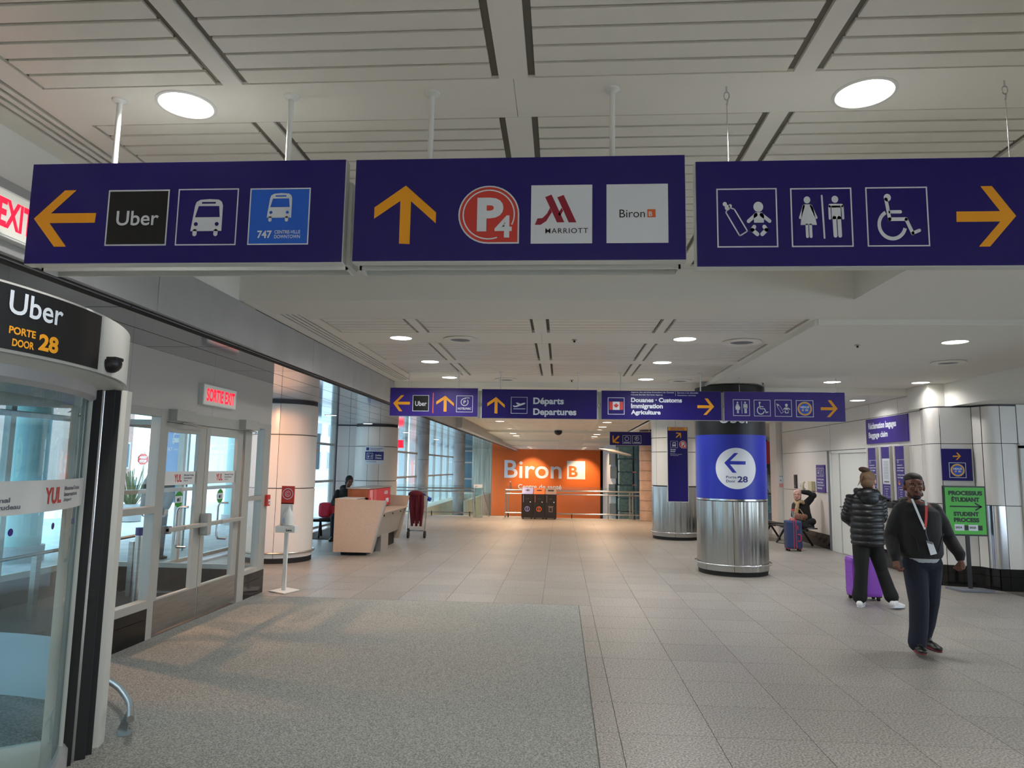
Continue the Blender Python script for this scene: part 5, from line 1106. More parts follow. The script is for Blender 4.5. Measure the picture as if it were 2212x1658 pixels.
# bus banner outside, stop sign, shrub, outdoor bus shelter
t = thing('banner', 'tall bright blue bus banner outside the left leaf of the double door', 'banner', (-7.9, 13.4, 0))
MB().box(-7.98, -7.42, 13.4, 13.46, .9, 2.9, .004).build('board', 'banner_blue', t); MB().box(-8.03, -7.98, 13.4, 13.47, -.02, 2.9).box(-7.42, -7.37, 13.4, 13.47, -.02, 2.9).build('frame', 'steel_brushed', t)
F = Face((0, 13.39, 0), (1, 0, 0), eps=.003); decal(t, F, 'pictogram', 'print_white', fit(BUS, -7.79, 1.99, -7.43, 2.35)); decal(t, F, 'lettering', 'print_white', merge(textfit('747', -7.83, 1.91, -7.69, 1.98, .02), textfit('CENTRE-VILLE', -7.66, 1.93, -7.44, 1.955, .02)))
SX_, SY_, SZ_ = -20.4, 33.0, 1.8
t = thing('stop_sign', 'red octagonal stop sign outside the narrow side window', 'road sign', (SX_, SY_, 0))
oc = [(SX_ + .32 * math.cos(R(22.5 + 45 * k)), SZ_ + .32 * math.sin(R(22.5 + 45 * k))) for k in range(8)]; MB().prism(oc, 'y', SY_, SY_ + .03).build('plate', 'print_red', t)
F = Face((0, SY_ - .01, 0), (1, 0, 0), eps=.006); decal(t, F, 'border', 'print_white', [(oc, [[(SX_ + (x - SX_) * .9, SZ_ + (z - SZ_) * .9) for x, z in oc]])]); decal(t, F, 'lettering', 'print_white', merge(textfit('ARRÊT', SX_ - .2, SZ_ + .03, SX_ + .2, SZ_ + .17, .04), textfit('STOP', SX_ - .18, SZ_ - .17, SX_ + .18, SZ_ - .03, .04)))
MB().cyl((SX_, SY_ + .07), .04, -.1, 2.15, 10).build('post', 'steel_brushed', t)
t = thing('shrub', 'dry brown shrub outside the narrow side window below the stop sign', 'shrub', (-13.0, 20.6, 0)); sm = MB()
for k in range(60):
    a = random.uniform(0, 2 * PI); r_ = random.uniform(.1, .7); sm.tube([(-13.0, 20.6, .2), (-13.0 + r_ * math.cos(a), 20.6 + r_ * math.sin(a), random.uniform(.9, 1.5))], .014, 4, False)
sm.build('branches', 'bush', t, kind='stuff'); MB().cyl((-13.0, 20.6), .3, -.1, .4, 16).build('planter', 'concrete', t)
for i, (x, y) in enumerate(((-11.0, 9.6), (-11.4, 8.6), (-12.2, 10.4))):
    t = thing('bollard', ['left white-topped street bollard seen through the revolving door', 'white-topped street bollard nearest the kerb through the revolving door', 'farther white-topped street bollard through the revolving door'][i], 'bollard', (x, y, 0)); MB().cyl((x, y), .14, -.1, .9, 18).build('post', 'roof_teal', t); MB().ell((x, y, .95), (.17, .17, .2), None, 14).build('snow_cap', 'snow', t)
# exit glow sign and red banners inside the left facade zone
exit_t = thing('exit_sign', 'small red lit exit sign hanging before the left facade past the second column', 'exit sign', (-5.45, 23.2, 2.4))
MB().box(-5.62, -5.28, 23.2, 23.26, 2.28, 2.55).build('case', 'sign_edge', exit_t); decal(exit_t, Face((0, 23.19, 0), (1, 0, 0), eps=.003), 'face', 'exit_red', [rect(-5.61, 2.29, -5.29, 2.54)]); MB().cyl((-5.45, 23.23), .012, 2.55, 2.785, 8).build('stem', 'steel', exit_t)
t = thing('banner', 'tall dark red banner outside the left facade past the second column', 'banner', (-7.2, 28, 0)); MB().box(-7.5, -6.7, 28, 28.05, -.1, 3.2).build('cloth', 'poster_red', t)
for z in (.9, 1.4, 1.9): box('band', 'print_white', t, -7.5, -6.7, 27.985, 27.995, z, z + .03)
t = thing('wall_poster', 'dark poster with an orange ring behind the glass left of the second column', 'poster', (-6.9, 19.5, 1.7)); MB().box(-7.25, -6.75, 19.2, 19.24, 1.55, 2.55).build('board', 'window_dark', t); decal(t, Face((0, 19.19, 0), (1, 0, 0), eps=.003), 'graphic', 'print_red', [arc(-6.95, 2.2, .2, .05, 60, 330)])

# ================================================================== LAMPS
for (x, y, z), _l in NEAR:
    lamp('downlight', 'AREA', (x, y, z - .012), 36 if z > 3.3 else (26 if x < 3 else (24 if x < 5 else 9)), NEUTRAL, .22, spread=150)
for x in (-1.9, 1.42):
    for y in (-.9, -4.6): lamp('downlight', 'AREA', (x, y, ZU - .01), 78 if x > 0 else 64, NEUTRAL, .22, spread=150)  # unseen lamps behind the camera, added for illumination, no fixtures modelled
lamp('downlight', 'AREA', (-.2, -2.7, ZU - .01), 75, NEUTRAL, .22, spread=150)  # extra unseen lamp, added to brighten signs and faces turned to the camera
for x, y in ((4.3, 3.5), (4.3, -1), (7.6, 3.5), (7.6, 8)): lamp('downlight', 'AREA', (x, y, 2.75 if x > 6.4 else ZL - .01), 20, NEUTRAL, .22, spread=150)
for x in (-1.9, 1.42):
    for y in (14.2, 16.8): lamp('downlight', 'AREA', (x, y, 3.09), 32, (1, .9, .8), .22, spread=150)
    for y, z in ((21.6, 3.09), (25.7, 3.09), (29.7, 3.01), (37, 2.93)): lamp('downlight', 'AREA', (x, y, z), 115, WARM, .22, spread=150)
    lamp('wall_washer', 'SPOT', (x, 45.3, 2.88), 620, (1, .72, .42), .06, rot=(R(38), 0, 0), spot_size=R(75), spot_blend=.8)
for x, y in ((4.6, 14.8), (4.6, 17.5), (7, 21), (7, 26)): lamp('downlight', 'AREA', (x, y, 3.0), 28, NEUTRAL, .2, spread=140)
lamp('wall_washer', 'SPOT', (5.35, 15.6, 2.98), 30, NEUTRAL, .05, rot=(0, R(28), 0), spot_size=R(55), spot_blend=.7)
lamp('door_heater_lamp', 'SPOT', (-5.2, 6.5, 2.72), 170, AMBER, .04, rot=(0, R(-38), 0), spot_size=R(52), spot_blend=.25)
lamp('door_heater_lamp', 'SPOT', (-5.2, 8.0, 2.72), 170, AMBER, .04, rot=(0, R(-38), 0), spot_size=R(52), spot_blend=.25)
lamp('porch_lamp', 'SPOT', (-4.9, 10.0, 2.70), 150, AMBER, .08, rot=(R(50), 0, 0), spot_size=R(80), spot_blend=.35)
lamp('porch_lamp', 'AREA', (-4.4, 10.3, 2.76), 20, AMBER, .2, spread=150)

# ================================================================== PEOPLE
def loft(b, rings, n=24):
    """rings: (x, y, z, rx, ry, yaw)"""
    vs = []; fs = []
    for (x, y, z, rx, ry, yw) in rings:
        c, s = math.cos(yw), math.sin(yw)
        for k in range(n):
            t = 2 * PI * k / n; a, q = rx * math.cos(t), ry * math.sin(t); vs.append((x + a * c - q * s, y + a * s + q * c, z))
    for i in range(len(rings) - 1):
        for k in range(n): fs.append((i * n + k, i * n + (k + 1) % n, (i + 1) * n + (k + 1) % n, (i + 1) * n + k))
    b.add(vs, fs, True); b.add(vs[:n][::-1], [list(range(n))]); b.add(vs[-n:], [list(range(n))]); return b
def limb(b, pts, rs, n=14):
    b.tube(pts, list(rs), n)
    for p, r in zip(pts, rs): b.ell(p, r * .995, None, 12)
    return b
def blob(b, name, m, parent, voxel=.008, sm=4, **t):
    o = b.build(name, m, parent, **t)
    r = o.modifiers.new('r', 'REMESH'); r.mode = 'VOXEL'; r.voxel_size = voxel; r.use_smooth_shade = True
    s = o.modifiers.new('s', 'SMOOTH'); s.factor = .5; s.iterations = sm
    dg = bpy.context.evaluated_depsgraph_get(); me = bpy.data.meshes.new_from_object(o.evaluated_get(dg)); o.modifiers.clear(); o.data = me
    me.polygons.foreach_set('use_smooth', [True] * len(me.polygons)); me.materials.clear(); me.materials.append(MAT[m]); return o
def hand(b, w, d, curl, side, palmn, s=1.0):
    """fist-like relaxed hand: w wrist, d pointing direction, palmn palm normal, side sign of the thumb"""
    w = Vector(w); d = Vector(d).normalized(); pn = Vector(palmn).normalized(); ac = d.cross(pn).normalized() * side
    pc = w + d * .045 * s; b.tube([w - d * .02, w + d * .02, w + d * .075 * s], [.024 * s, .028 * s, .034 * s], 12)
    for i, (L, o_) in enumerate(((.075, .030), (.083, .010), (.077, -.010), (.062, -.029))):
        k = w + d * .08 * s + ac * o_ * s; p = [k - d * .02]; q = k; a = 0; 
        for j, f in enumerate((.45, .30, .25)):
            p.append(q); a += curl[j]; dr = d * math.cos(a) + pn * math.sin(a); q = q + dr * L * f * s
        p.append(q); b.tube(p, [.0105 * s, .0105 * s, .0098 * s, .009 * s, .0078 * s], 8); b.ell(p[-1], .0078 * s, None, 8)
    k = w + d * .03 * s + ac * .028 * s; b.tube([k, k + (ac * .7 + d * .7 + pn * .3) * .03 * s, k + (ac * .5 + d * .9 + pn * .8) * .05 * s, k + (d * 1.0 + pn * 1.1) * .062 * s], [.0135 * s, .0125 * s, .011 * s, .009 * s], 8)
def head(b, c, yaw, s=1.0, nod=0):
    """yaw: 0 faces -Y (towards the camera)"""
    M = Matrix.Rotation(yaw, 3, 'Z') @ Matrix.Rotation(nod, 3, 'X'); C = Vector(c); P = lambda x, y, z: C + M @ Vector((x * s, y * s, z * s))
    E = lambda x, y, z, r: b.ell(P(x, y, z), tuple(k * s for k in r), M, 18)
    E(0, .015, .025, (.076, .094, .092)); E(0, -.022, -.03, (.060, .066, .078)); E(0, -.045, -.082, (.034, .034, .026)); E(0, -.06, .03, (.055, .03, .04))
    for q in (-1, 1):
        E(q * .030, -.074, -.012, (.024, .018, .018)); E(q * .026, -.082, .028, (.024, .011, .008)); E(q * .078, .008, -.008, (.011, .022, .032)); E(q * .045, -.02, -.065, (.022, .04, .022))
    b.tube([P(0, -.083, .018), P(0, -.10, -.018), P(0, -.104, -.028)], [.008 * s, .012 * s, .014 * s], 10); E(0, -.098, -.031, (.019, .014, .010))
    E(0, -.086, -.058, (.023, .012, .007)); E(0, -.085, -.070, (.021, .012, .008)); return P, M
def face_bits(t, P, M, s, iris='eye_dark', lip='lip'):
    for q in (-1, 1):
        e = MB().ell(P(q * .030, -.0835, .006), (.0115 * s, .006 * s, .0042 * s), M, 12).build('eye', 'print_white', t); MB().ell(P(q * .030, -.0880, .006), (.0052 * s, .003 * s, .0042 * s), M, 10).build('iris', iris, e)
        MB().tube([P(q * .014, -.092, .026), P(q * .030, -.094, .031), P(q * .050, -.082, .026)], .0038 * s, 6).build('eyebrow', 'hair_black', t)
    MB().ell(P(0, -.0975, -.0585), (.022 * s, .004 * s, .004 * s), M, 10).ell(P(0, -.0965, -.069), (.019 * s, .004 * s, .0045 * s), M, 10).build('lips', lip, t)

# ---- walking man in a black hoodie
mx, my = 3.50, 7.22
man = thing('person', 'man in a black hoodie with a white and red lanyard walking towards the camera', 'person', (mx, my, 0))
b = MB(); P, M = head(b, (3.462, 7.17, 1.570), R(-14), 1.12)
b.tube([(3.475, 7.20, 1.40), (3.468, 7.19, 1.55)], .055, 16)
loft(b, [(3.52, 7.22, .84, .15, .11, 0), (3.52, 7.22, 1.0, .15, .11, 0), (3.51, 7.22, 1.2, .17, .115, 0), (3.50, 7.21, 1.36, .17, .10, 0), (3.49, 7.21, 1.43, .09, .07, 0)])
SL, EL, WL_ = (3.34, 7.22, 1.35), (3.262, 7.27, 1.08), (3.245, 7.15, .868); SR_, ER, WR = (3.68, 7.22, 1.35), (3.825, 7.30, 1.09), (3.855, 7.16, .885)
limb(b, [SL, EL, WL_], [.052, .042, .028]); limb(b, [SR_, ER, WR], [.052, .042, .028])
hand(b, WL_, (.05, -.25, -1), (.7, 1.1, .8), -1, (.9, -.1, .1)); hand(b, WR, (.0, -.30, -1), (.8, 1.2, .8), 1, (-.9, -.2, .1))
limb(b, [(3.46, 7.22, .86), (3.44, 7.14, .48), (3.385, 7.10, .10)], [.08, .052, .038]); limb(b, [(3.59, 7.22, .86), (3.60, 7.26, .48), (3.60, 7.42, .12)], [.08, .052, .038])
body = blob(b, 'body', 'skin_brown', man, .006, 3)
face_bits(man, P, M, 1.12)
b = MB(); b.ell(P(0, .021, .066), (.084, .102, .064), M, 22).ell(P(0, .050, .01), (.084, .080, .078), M, 18)
for q in (-1, 1): b.ell(P(q * .072, .0, .025), (.011, .026, .036), M, 10)
blob(b, 'hair', 'hair_black', man, .006, 4)
b = MB().ell(P(0, -.055, -.088), (.046, .043, .024), M, 16)
for q in (-1, 1): b.ell(P(q * .050, -.030, -.062), (.012, .034, .026), M, 12)
b.tube([P(-.026, -.092, -.070), P(-.022, -.098, -.049), P(0, -.103, -.046), P(.022, -.098, -.049), P(.026, -.092, -.070)], .0045, 8)
blob(b, 'beard', 'hair_black', man, .0045, 3)
b = MB()
loft(b, [(3.525, 7.22, .885, .178, .135, 0), (3.525, 7.22, .93, .198, .155, 0), (3.52, 7.22, 1.05, .200, .160, 0), (3.51, 7.22, 1.2, .205, .155, 0), (3.505, 7.22, 1.33, .215, .135, 0), (3.495, 7.215, 1.375, .165, .105, 0), (3.485, 7.21, 1.41, .09, .08, 0)])
for q, s_, e_, w_ in ((-1, SL, EL, WL_), (1, SR_, ER, WR)):
    s2 = Vector(s_) + Vector((-q * .02, 0, -.01)); mid = (Vector(s_) + Vector(e_)) / 2; m2 = (Vector(e_) + Vector(w_)) / 2
    limb(b, [s2, mid, e_, m2 + Vector((0, 0, .01)), Vector(w_) + Vector((0, .01, .05)), Vector(w_) + Vector((0, .005, .01))], [.080, .072, .064, .062, .054, .042])
for k in range(13):
    a = R(-150 + 300 * k / 12) - PI / 2 + PI; b.ell((3.475 + .092 * math.cos(a + PI), 7.225 + .085 * math.sin(a + PI), 1.408 + .028 * math.sin(a + PI)), (.038, .038, .032), None, 10)
b.ell((3.48, 7.31, 1.405), (.13, .07, .07), None, 14)
ho = blob(b, 'hoodie', 'hoodie_black', man, .009, 5)
bb = MB(); loft(bb, [(3.525, 7.22, .845, .160, .125, 0), (3.525, 7.22, .90, .168, .132, 0)]); blob(bb, 'shirt_hem', 'shirt_grey', man, .009, 1)
MB().tube([(3.60, 7.055, .96), (3.64, 7.06, 1.09), (3.68, 7.09, 1.13)], .006, 6).tube([(3.43, 7.065, .96), (3.40, 7.06, 1.09), (3.365, 7.09, 1.13)], .006, 6).build('pocket_edge', 'coat_black', ho)
MB().tube([(3.425, 7.12, 1.44), (3.44, 7.07, 1.38)], .004, 6).build('drawstring', 'coat_black', ho)
b = MB()
limb(b, [(3.455, 7.22, .84), (3.45, 7.19, .66), (3.44, 7.14, .46), (3.41, 7.11, .24), (3.385, 7.105, .10)], [.112, .102, .088, .082, .080])
limb(b, [(3.60, 7.22, .84), (3.60, 7.24, .66), (3.605, 7.27, .46), (3.605, 7.36, .24), (3.60, 7.42, .12)], [.112, .100, .085, .080, .076])
b.ell((3.525, 7.22, .83), (.168, .13, .09), None, 18)
blob(b, 'trousers', 'trouser_navy', man, .009, 4)
def shoe(par, heel, toe, m, sole, w=.045, h=.07, lift=0):
    H, T = Vector(heel), Vector(toe); d = (T - H).normalized(); b = MB()
    b.ell(H + Vector((0, 0, h * .62)), (w * .85, w * .85, h * .62), None, 14); b.ell((H + T) / 2 + Vector((0, 0, h * .45)), .001, None, 8)
    rz = math.atan2(d.y, d.x); Mx = Matrix.Rotation(rz, 3, 'Z') @ Matrix.Rotation(-math.asin(max(-1, min(1, d.z))), 3, 'Y'); L = (T - H).length
    b.ell(H + d * L * .45 + Vector((0, 0, h * .42)), (L * .48, w * .92, h * .5), Mx, 16); b.ell(H + d * L * .78 + Vector((0, 0, h * .32)), (L * .30, w, h * .36), Mx, 16); b.ell(H + d * .05 + Vector((0, 0, h * .9)), (.05, .04, .04), Mx, 12)
    o = blob(b, 'shoe', m, par, .006, 3)
    s = MB(); n = 20; ring_ = []
    for k in range(n):
        t = 2 * PI * k / n; ring_.append((L * .58 * math.cos(t) + L * .47, w * 1.0 * math.sin(t)))
    vs = [H + Mx @ Vector((x, y, z)) for z in (-.004, .018) for x, y in ring_]; s.add(vs, [[i, (i + 1) % n, n + (i + 1) % n, n + i] for i in range(n)] + [list(range(n)), list(range(n, 2 * n))]); s.build('sole', sole, o); return o
shoe(man, (3.39, 7.12, .03), (3.345, 6.90, .05), 'shoe_black', 'sole_red'); shoe(man, (3.60, 7.42, .02), (3.645, 7.20, .008), 'shoe_black', 'sole_red')
# lanyard, badge
ln = MB()
def strap(b, pts, w, th=.003):
    pts = [Vector(p) for p in pts]
    for p, q in zip(pts[:-1], pts[1:]):
        d = (q - p).normalized(); n = Vector((0, -1, 0)); s = d.cross(n).normalized() * w / 2
        b.add([p - s, p + s, q + s, q - s, p - s + n * th, p + s + n * th, q + s + n * th, q - s + n * th], [(0, 1, 2, 3), (4, 7, 6, 5), (0, 4, 5, 1), (2, 6, 7, 3), (1, 5, 6, 2), (0, 3, 7, 4)])
ld = thing('lanyard_badge', 'white identity card hanging from the walking man\'s white and red lanyard', 'badge', (3.5, 7.05, 1.2))
b = MB(); strap(b, [(3.405, 7.105, 1.455), (3.415, 7.08, 1.40), (3.45, 7.055, 1.27), (3.485, 7.045, 1.17)], .020); b.build('white_strap', 'print_white', ld)
b = MB(); strap(b, [(3.530, 7.095, 1.455), (3.522, 7.075, 1.395)], .020); b.build('white_strap', 'print_white', ld)
b = MB(); strap(b, [(3.522, 7.073, 1.39), (3.505, 7.055, 1.27), (3.488, 7.046, 1.19)], .022); b.build('red_strap', 'print_red', ld)
MB().tube([(3.487, 7.04, 1.18), (3.49, 7.04, 1.13), (3.51, 7.045, 1.065)], .003, 6).build('cord', 'print_grey', ld)
b = MB().prism([(3.475, 1.06), (3.555, 1.035), (3.585, .935), (3.515, .91)], 'y', 7.035, 7.042); b = MB().prism([(3.487, 1.065), (3.545, 1.05), (3.578, .945), (3.52, .93)], 'y', 7.035, 7.041); b.build('card', 'print_white', ld)
MB().prism([(3.487, 1.067), (3.545, 1.052), (3.541, 1.030), (3.491, 1.045)], 'y', 7.032, 7.036).build('clip', 'print_grey', ld)

# ---- woman seen from behind in a puffer jacket
wx, wy = 3.96, 9.45
wo_ = thing('person', 'woman with a blond bun in a black puffer jacket seen from behind', 'person', (wx, wy, 0))
b = MB(); P, M = head(b, (3.985, 9.43, 1.595), R(180 - 38), 1.08)
b.tube([(3.97, 9.45, 1.42), (3.98, 9.44, 1.56)], .05, 14); loft(b, [(3.95, 9.45, .80, .15, .11, 0), (3.95, 9.45, 1.1, .14, .10, 0), (3.96, 9.45, 1.36, .15, .08, 0), (3.965, 9.45, 1.43, .07, .05, 0)])
limb(b, [(3.82, 9.46, 1.34), (3.76, 9.60, 1.12), (3.90, 9.78, 1.05)], [.036, .034, .026]); limb(b, [(4.10, 9.46, 1.34), (4.19, 9.60, 1.13), (4.15, 9.82, 1.02)], [.036, .034, .026])
hand(b, (3.90, 9.78, 1.05), (.4, .8, -.2), (.5, .7, .5), -1, (.2, -.3, -1)); hand(b, (4.15, 9.82, 1.02), (-.3, .8, -.2), (.5, .7, .5), 1, (-.2, -.3, -1))
limb(b, [(3.88, 9.45, .85), (3.85, 9.43, .48), (3.83, 9.46, .09)], [.09, .055, .036]); limb(b, [(4.03, 9.45, .85), (4.13, 9.47, .50), (4.19, 9.36, .12)], [.09, .055, .036])
blob(b, 'body', 'skin_light', wo_, .007, 3)
b = MB().ell(P(0, .018, .035), (.093, .110, .099), M, 20).ell(P(0, .05, -.015), (.082, .078, .09), M, 16); hr = blob(b, 'hair', 'hair_blond', wo_, .006, 3)
b = MB().ell((3.93, 9.40, 1.735), (.075, .05, .038), Matrix.Rotation(.2, 3, 'Y'), 16).ell((3.905, 9.40, 1.745), (.04, .04, .03), None, 12); mat('hair_brown', '3E2A1C', .6, noise=(30, .3)); blob(b, 'bun', 'hair_brown', hr, .006, 2)
MB().tube([(3.955 + .03 * math.cos(a), 9.40 + .03 * math.sin(a), 1.705 + .006 * math.cos(a)) for a in [2 * PI * k / 14 for k in range(14)]], .006, 6, closed=True).build('hair_tie', 'print_white', hr)
w_ = MB()
for k in range(14): 
    x = 3.93 - .004 * k; w_.tube([(x, 9.36 + .004 * k, 1.68 - .004 * k), (x - .04, 9.34, 1.66 - .006 * k), (x - .075 + .01 * (k % 3), 9.33, 1.63 - .008 * k)], .0022, 4, False)
w_.build('loose_strands', 'hair_blond', hr, kind='stuff')
b = MB(); rings = []
prof = [(.755, .168, .135), (.80, .205, .165), (.95, .208, .172), (1.10, .205, .17), (1.25, .215, .165), (1.36, .205, .145), (1.43, .14, .115), (1.47, .09, .085)]
z = .755
while z <= 1.47:
    for i in range(len(prof) - 1):
        if prof[i][0] <= z <= prof[i + 1][0]: f = (z - prof[i][0]) / (prof[i + 1][0] - prof[i][0]); rx = prof[i][1] + f * (prof[i + 1][1] - prof[i][1]); ry = prof[i][2] + f * (prof[i + 1][2] - prof[i][2])
    q = abs(math.sin((z - .755) / .078 * PI)) ** .5; rings.append((3.955, 9.45, z, rx - .016 + .018 * q, ry - .016 + .018 * q, 0)); z += .0065
loft(b, rings, 40)
def puff_arm(b, pts, r0, r1, n=9):
    pts = [Vector(p) for p in pts]; 
    for k in range(n):
        f = k / (n - 1) * (len(pts) - 1); i = min(int(f), len(pts) - 2); p = pts[i].lerp(pts[i + 1], f - i); r = r0 + (r1 - r0) * k / (n - 1); d = (pts[i + 1] - pts[i]).normalized()
        b.ell(p, (r, r, .034), d.to_track_quat('Z', 'Y').to_matrix(), 18)
    b.tube(pts, [r0 * .86] + [r1 * 1.05] * (len(pts) - 1), 14)
puff_arm(b, [(3.79, 9.46, 1.37), (3.745, 9.58, 1.12), (3.88, 9.74, 1.04)], .088, .062, 12); puff_arm(b, [(4.13, 9.46, 1.37), (4.205, 9.58, 1.12), (4.16, 9.77, 1.03)], .088, .062, 12)
jk = blob(b, 'jacket', 'puffer_black', wo_, .008, 2)
b = MB().ell((3.95, 9.36, 1.43), (.155, .085, .085), None, 20).ell((3.95, 9.33, 1.37), (.12, .06, .09), None, 18)
for k in range(9): a = PI * k / 8; b.ell((3.965 + .12 * math.cos(a), 9.46 + .08 * math.sin(a), 1.46), (.04, .04, .045), None, 10)
blob(b, 'hood', 'puffer_black', jk, .009, 3)
b = MB(); limb(b, [(3.87, 9.45, .82), (3.86, 9.44, .62), (3.85, 9.43, .45), (3.835, 9.45, .22), (3.828, 9.46, .13)], [.108, .098, .08, .084, .094]); limb(b, [(4.03, 9.45, .82), (4.07, 9.46, .65), (4.12, 9.47, .46), (4.17, 9.42, .24), (4.19, 9.39, .15)], [.108, .095, .076, .08, .088]); b.ell((3.95, 9.45, .82), (.165, .13, .09), None, 16)
tr = blob(b, 'trousers', 'trouser_black', wo_, .009, 3)
shoe(wo_, (3.80, 9.40, .008), (3.92, 9.60, .008), 'shoe_white', 'print_white', .046, .065); shoe(wo_, (4.17, 9.32, .03), (4.36, 9.46, .012), 'shoe_white', 'print_white', .046, .065)

# ---- seated woman in a headscarf
sx, sy = 5.62, 16.7
sw = thing('person', 'seated woman in a pale pink headscarf and tan scarf, arm raised behind her head', 'person', (sx, sy, 0))
b = MB(); hc = (5.56, 16.62, 1.16); P, M = head(b, hc, R(-26), .95)
b.tube([(5.66, 16.72, .95), (5.58, 16.66, 1.12)], .05, 12); loft(b, [(5.74, 16.75, .44, .15, .15, 0), (5.70, 16.74, .70, .14, .13, 0), (5.66, 16.72, .92, .16, .12, 0), (5.62, 16.69, 1.0, .08, .07, 0)])
limb(b, [(5.78, 16.72, .94), (5.93, 16.66, 1.15), (5.70, 16.72, 1.22)], [.045, .038, .026]); limb(b, [(5.52, 16.68, .92), (5.45, 16.55, .72), (5.52, 16.38, .66)], [.045, .038, .026])
hand(b, (5.70, 16.72, 1.22), (-1, 0, .1), (.3, .4, .3), 1, (0, -.4, -1)); hand(b, (5.52, 16.38, .66), (.9, -.3, 0), (.6, .8, .6), 1, (0, .3, -1))
limb(b, [(5.66, 16.62, .52), (5.42, 16.25, .58), (5.60, 16.18, .47)], [.08, .055, .04]); limb(b, [(5.78, 16.62, .52), (5.72, 16.20, .60), (5.42, 16.28, .47)], [.08, .055, .04])
blob(b, 'body', 'skin_light', sw, .007, 3); face_bits(sw, P, M, .95)
b = MB().ell(P(0, .03, .035), (.088, .10, .10), M, 18).ell(P(0, .045, -.05), (.085, .07, .09), M, 16)
for k in range(16): a = 2 * PI * k / 16; b.ell(P(.070 * math.cos(a), -.045, .0 + .098 * math.sin(a)), (.020, .022, .020), M, 8)
blob(b, 'headscarf', 'scarf_pink', sw, .007, 3)
b = MB()
for k in range(14): a = 2 * PI * k / 14; b.ell((5.60 + .085 * math.cos(a), 16.62 + .08 * math.sin(a), 1.00 + .02 * math.sin(a * 3)), (.04, .04, .038), None, 10)
limb(b, [(5.54, 16.54, .98), (5.50, 16.50, .86), (5.49, 16.48, .74)], [.04, .042, .036]); blob(b, 'neck_scarf', 'scarf_tan', sw, .008, 2)
b = MB(); loft(b, [(5.76, 16.74, .44, .20, .18, 0), (5.74, 16.74, .60, .185, .17, 0), (5.70, 16.73, .78, .175, .155, 0), (5.67, 16.72, .92, .19, .14, 0), (5.63, 16.70, 1.0, .10, .09, 0)])
limb(b, [(5.77, 16.72, .95), (5.88, 16.68, 1.08), (5.93, 16.64, 1.16), (5.83, 16.68, 1.22), (5.72, 16.71, 1.235)], [.085, .075, .072, .062, .052]); limb(b, [(5.53, 16.68, .93), (5.48, 16.60, .80), (5.44, 16.53, .71), (5.50, 16.40, .67)], [.08, .07, .066, .05])
blob(b, 'coat', 'coat_black', sw, .009, 4)
b = MB(); limb(b, [(5.68, 16.62, .52), (5.44, 16.26, .58), (5.60, 16.16, .49)], [.10, .075, .055]); limb(b, [(5.80, 16.62, .52), (5.74, 16.20, .60), (5.44, 16.28, .49)], [.10, .078, .055]); blob(b, 'trousers', 'trouser_black', sw, .009, 3)
shoe(sw, (5.60, 16.14, .45), (5.74, 16.12, .45), 'coat_black', 'print_grey', .04, .06); shoe(sw, (5.46, 16.24, .44), (5.33, 16.18, .45), 'shoe_white', 'print_grey', .04, .06)
bg_ = thing('handbag', 'brown and grey bag held in the seated woman\'s lap', 'bag', (5.5, 16.3, .6)); b = MB().ell((5.47, 16.28, .68), (.13, .07, .09), Matrix.Rotation(.3, 3, 'Y'), 16).ell((5.58, 16.26, .70), (.08, .05, .06), None, 12); mat('bag_brown', '7A5340', .7, noise=(12, .3)); blob(b, 'pouch', 'bag_brown', bg_, .008, 3)
MB().tube([(5.36, 16.28, .72), (5.42, 16.35, .86), (5.52, 16.35, .86), (5.58, 16.28, .74)], .008, 8).build('strap', 'scarf_tan', bg_)

# ---- hooded person behind the desk
hp = thing('person', 'person in a dark hooded coat sitting behind the service desk, head bowed', 'person', (-5.0, 16.1, 0))
b = MB(); P, M = head(b, (-4.88, 16.0, 1.31), R(35), .98, R(22)); b.tube([(-4.95, 16.08, 1.08), (-4.90, 16.02, 1.25)], .05, 12)
loft(b, [(-4.98, 16.1, .44, .16, .14, 0), (-4.98, 16.1, .8, .15, .12, 0), (-4.97, 16.1, 1.06, .18, .11, 0), (-4.95, 16.08, 1.13, .08, .07, 0)])
limb(b, [(-5.16, 16.08, 1.05), (-5.18, 15.9, .8), (-4.98, 15.7, .78)], [.05, .04, .027]); limb(b, [(-4.78, 16.06, 1.05), (-4.70, 15.88, .85), (-4.82, 15.7, .9)], [.05, .04, .027])
hand(b, (-4.98, 15.7, .78), (.7, -.5, .2), (.5, .8, .5), 1, (0, .2, -1)); hand(b, (-4.82, 15.7, .9), (-.3, -.6, .3), (.5, .8, .5), -1, (0, .2, -1))
limb(b, [(-5.05, 16.05, .5), (-5.08, 15.6, .52), (-5.08, 15.6, .1)], [.085, .06, .04]); limb(b, [(-4.88, 16.05, .5), (-4.85, 15.6, .52), (-4.85, 15.6, .1)], [.085, .06, .04]); blob(b, 'body', 'skin_brown', hp, .008, 3); face_bits(hp, P, M, .98)
b = MB().ell(P(0, .03, .035), (.09, .10, .10), M, 18).ell(P(0, .05, -.05), (.085, .07, .08), M, 14); blob(b, 'knit_cap', 'coat_black', hp, .007, 3)
b = MB(); loft(b, [(-4.98, 16.1, .44, .21, .19, 0), (-4.98, 16.1, .75, .20, .17, 0), (-4.97, 16.1, 1.0, .225, .15, 0), (-4.96, 16.08, 1.10, .17, .12, 0), (-4.95, 16.07, 1.16, .10, .10, 0)]); b.ell((-5.03, 16.14, 1.15), (.12, .08, .08), None, 14)
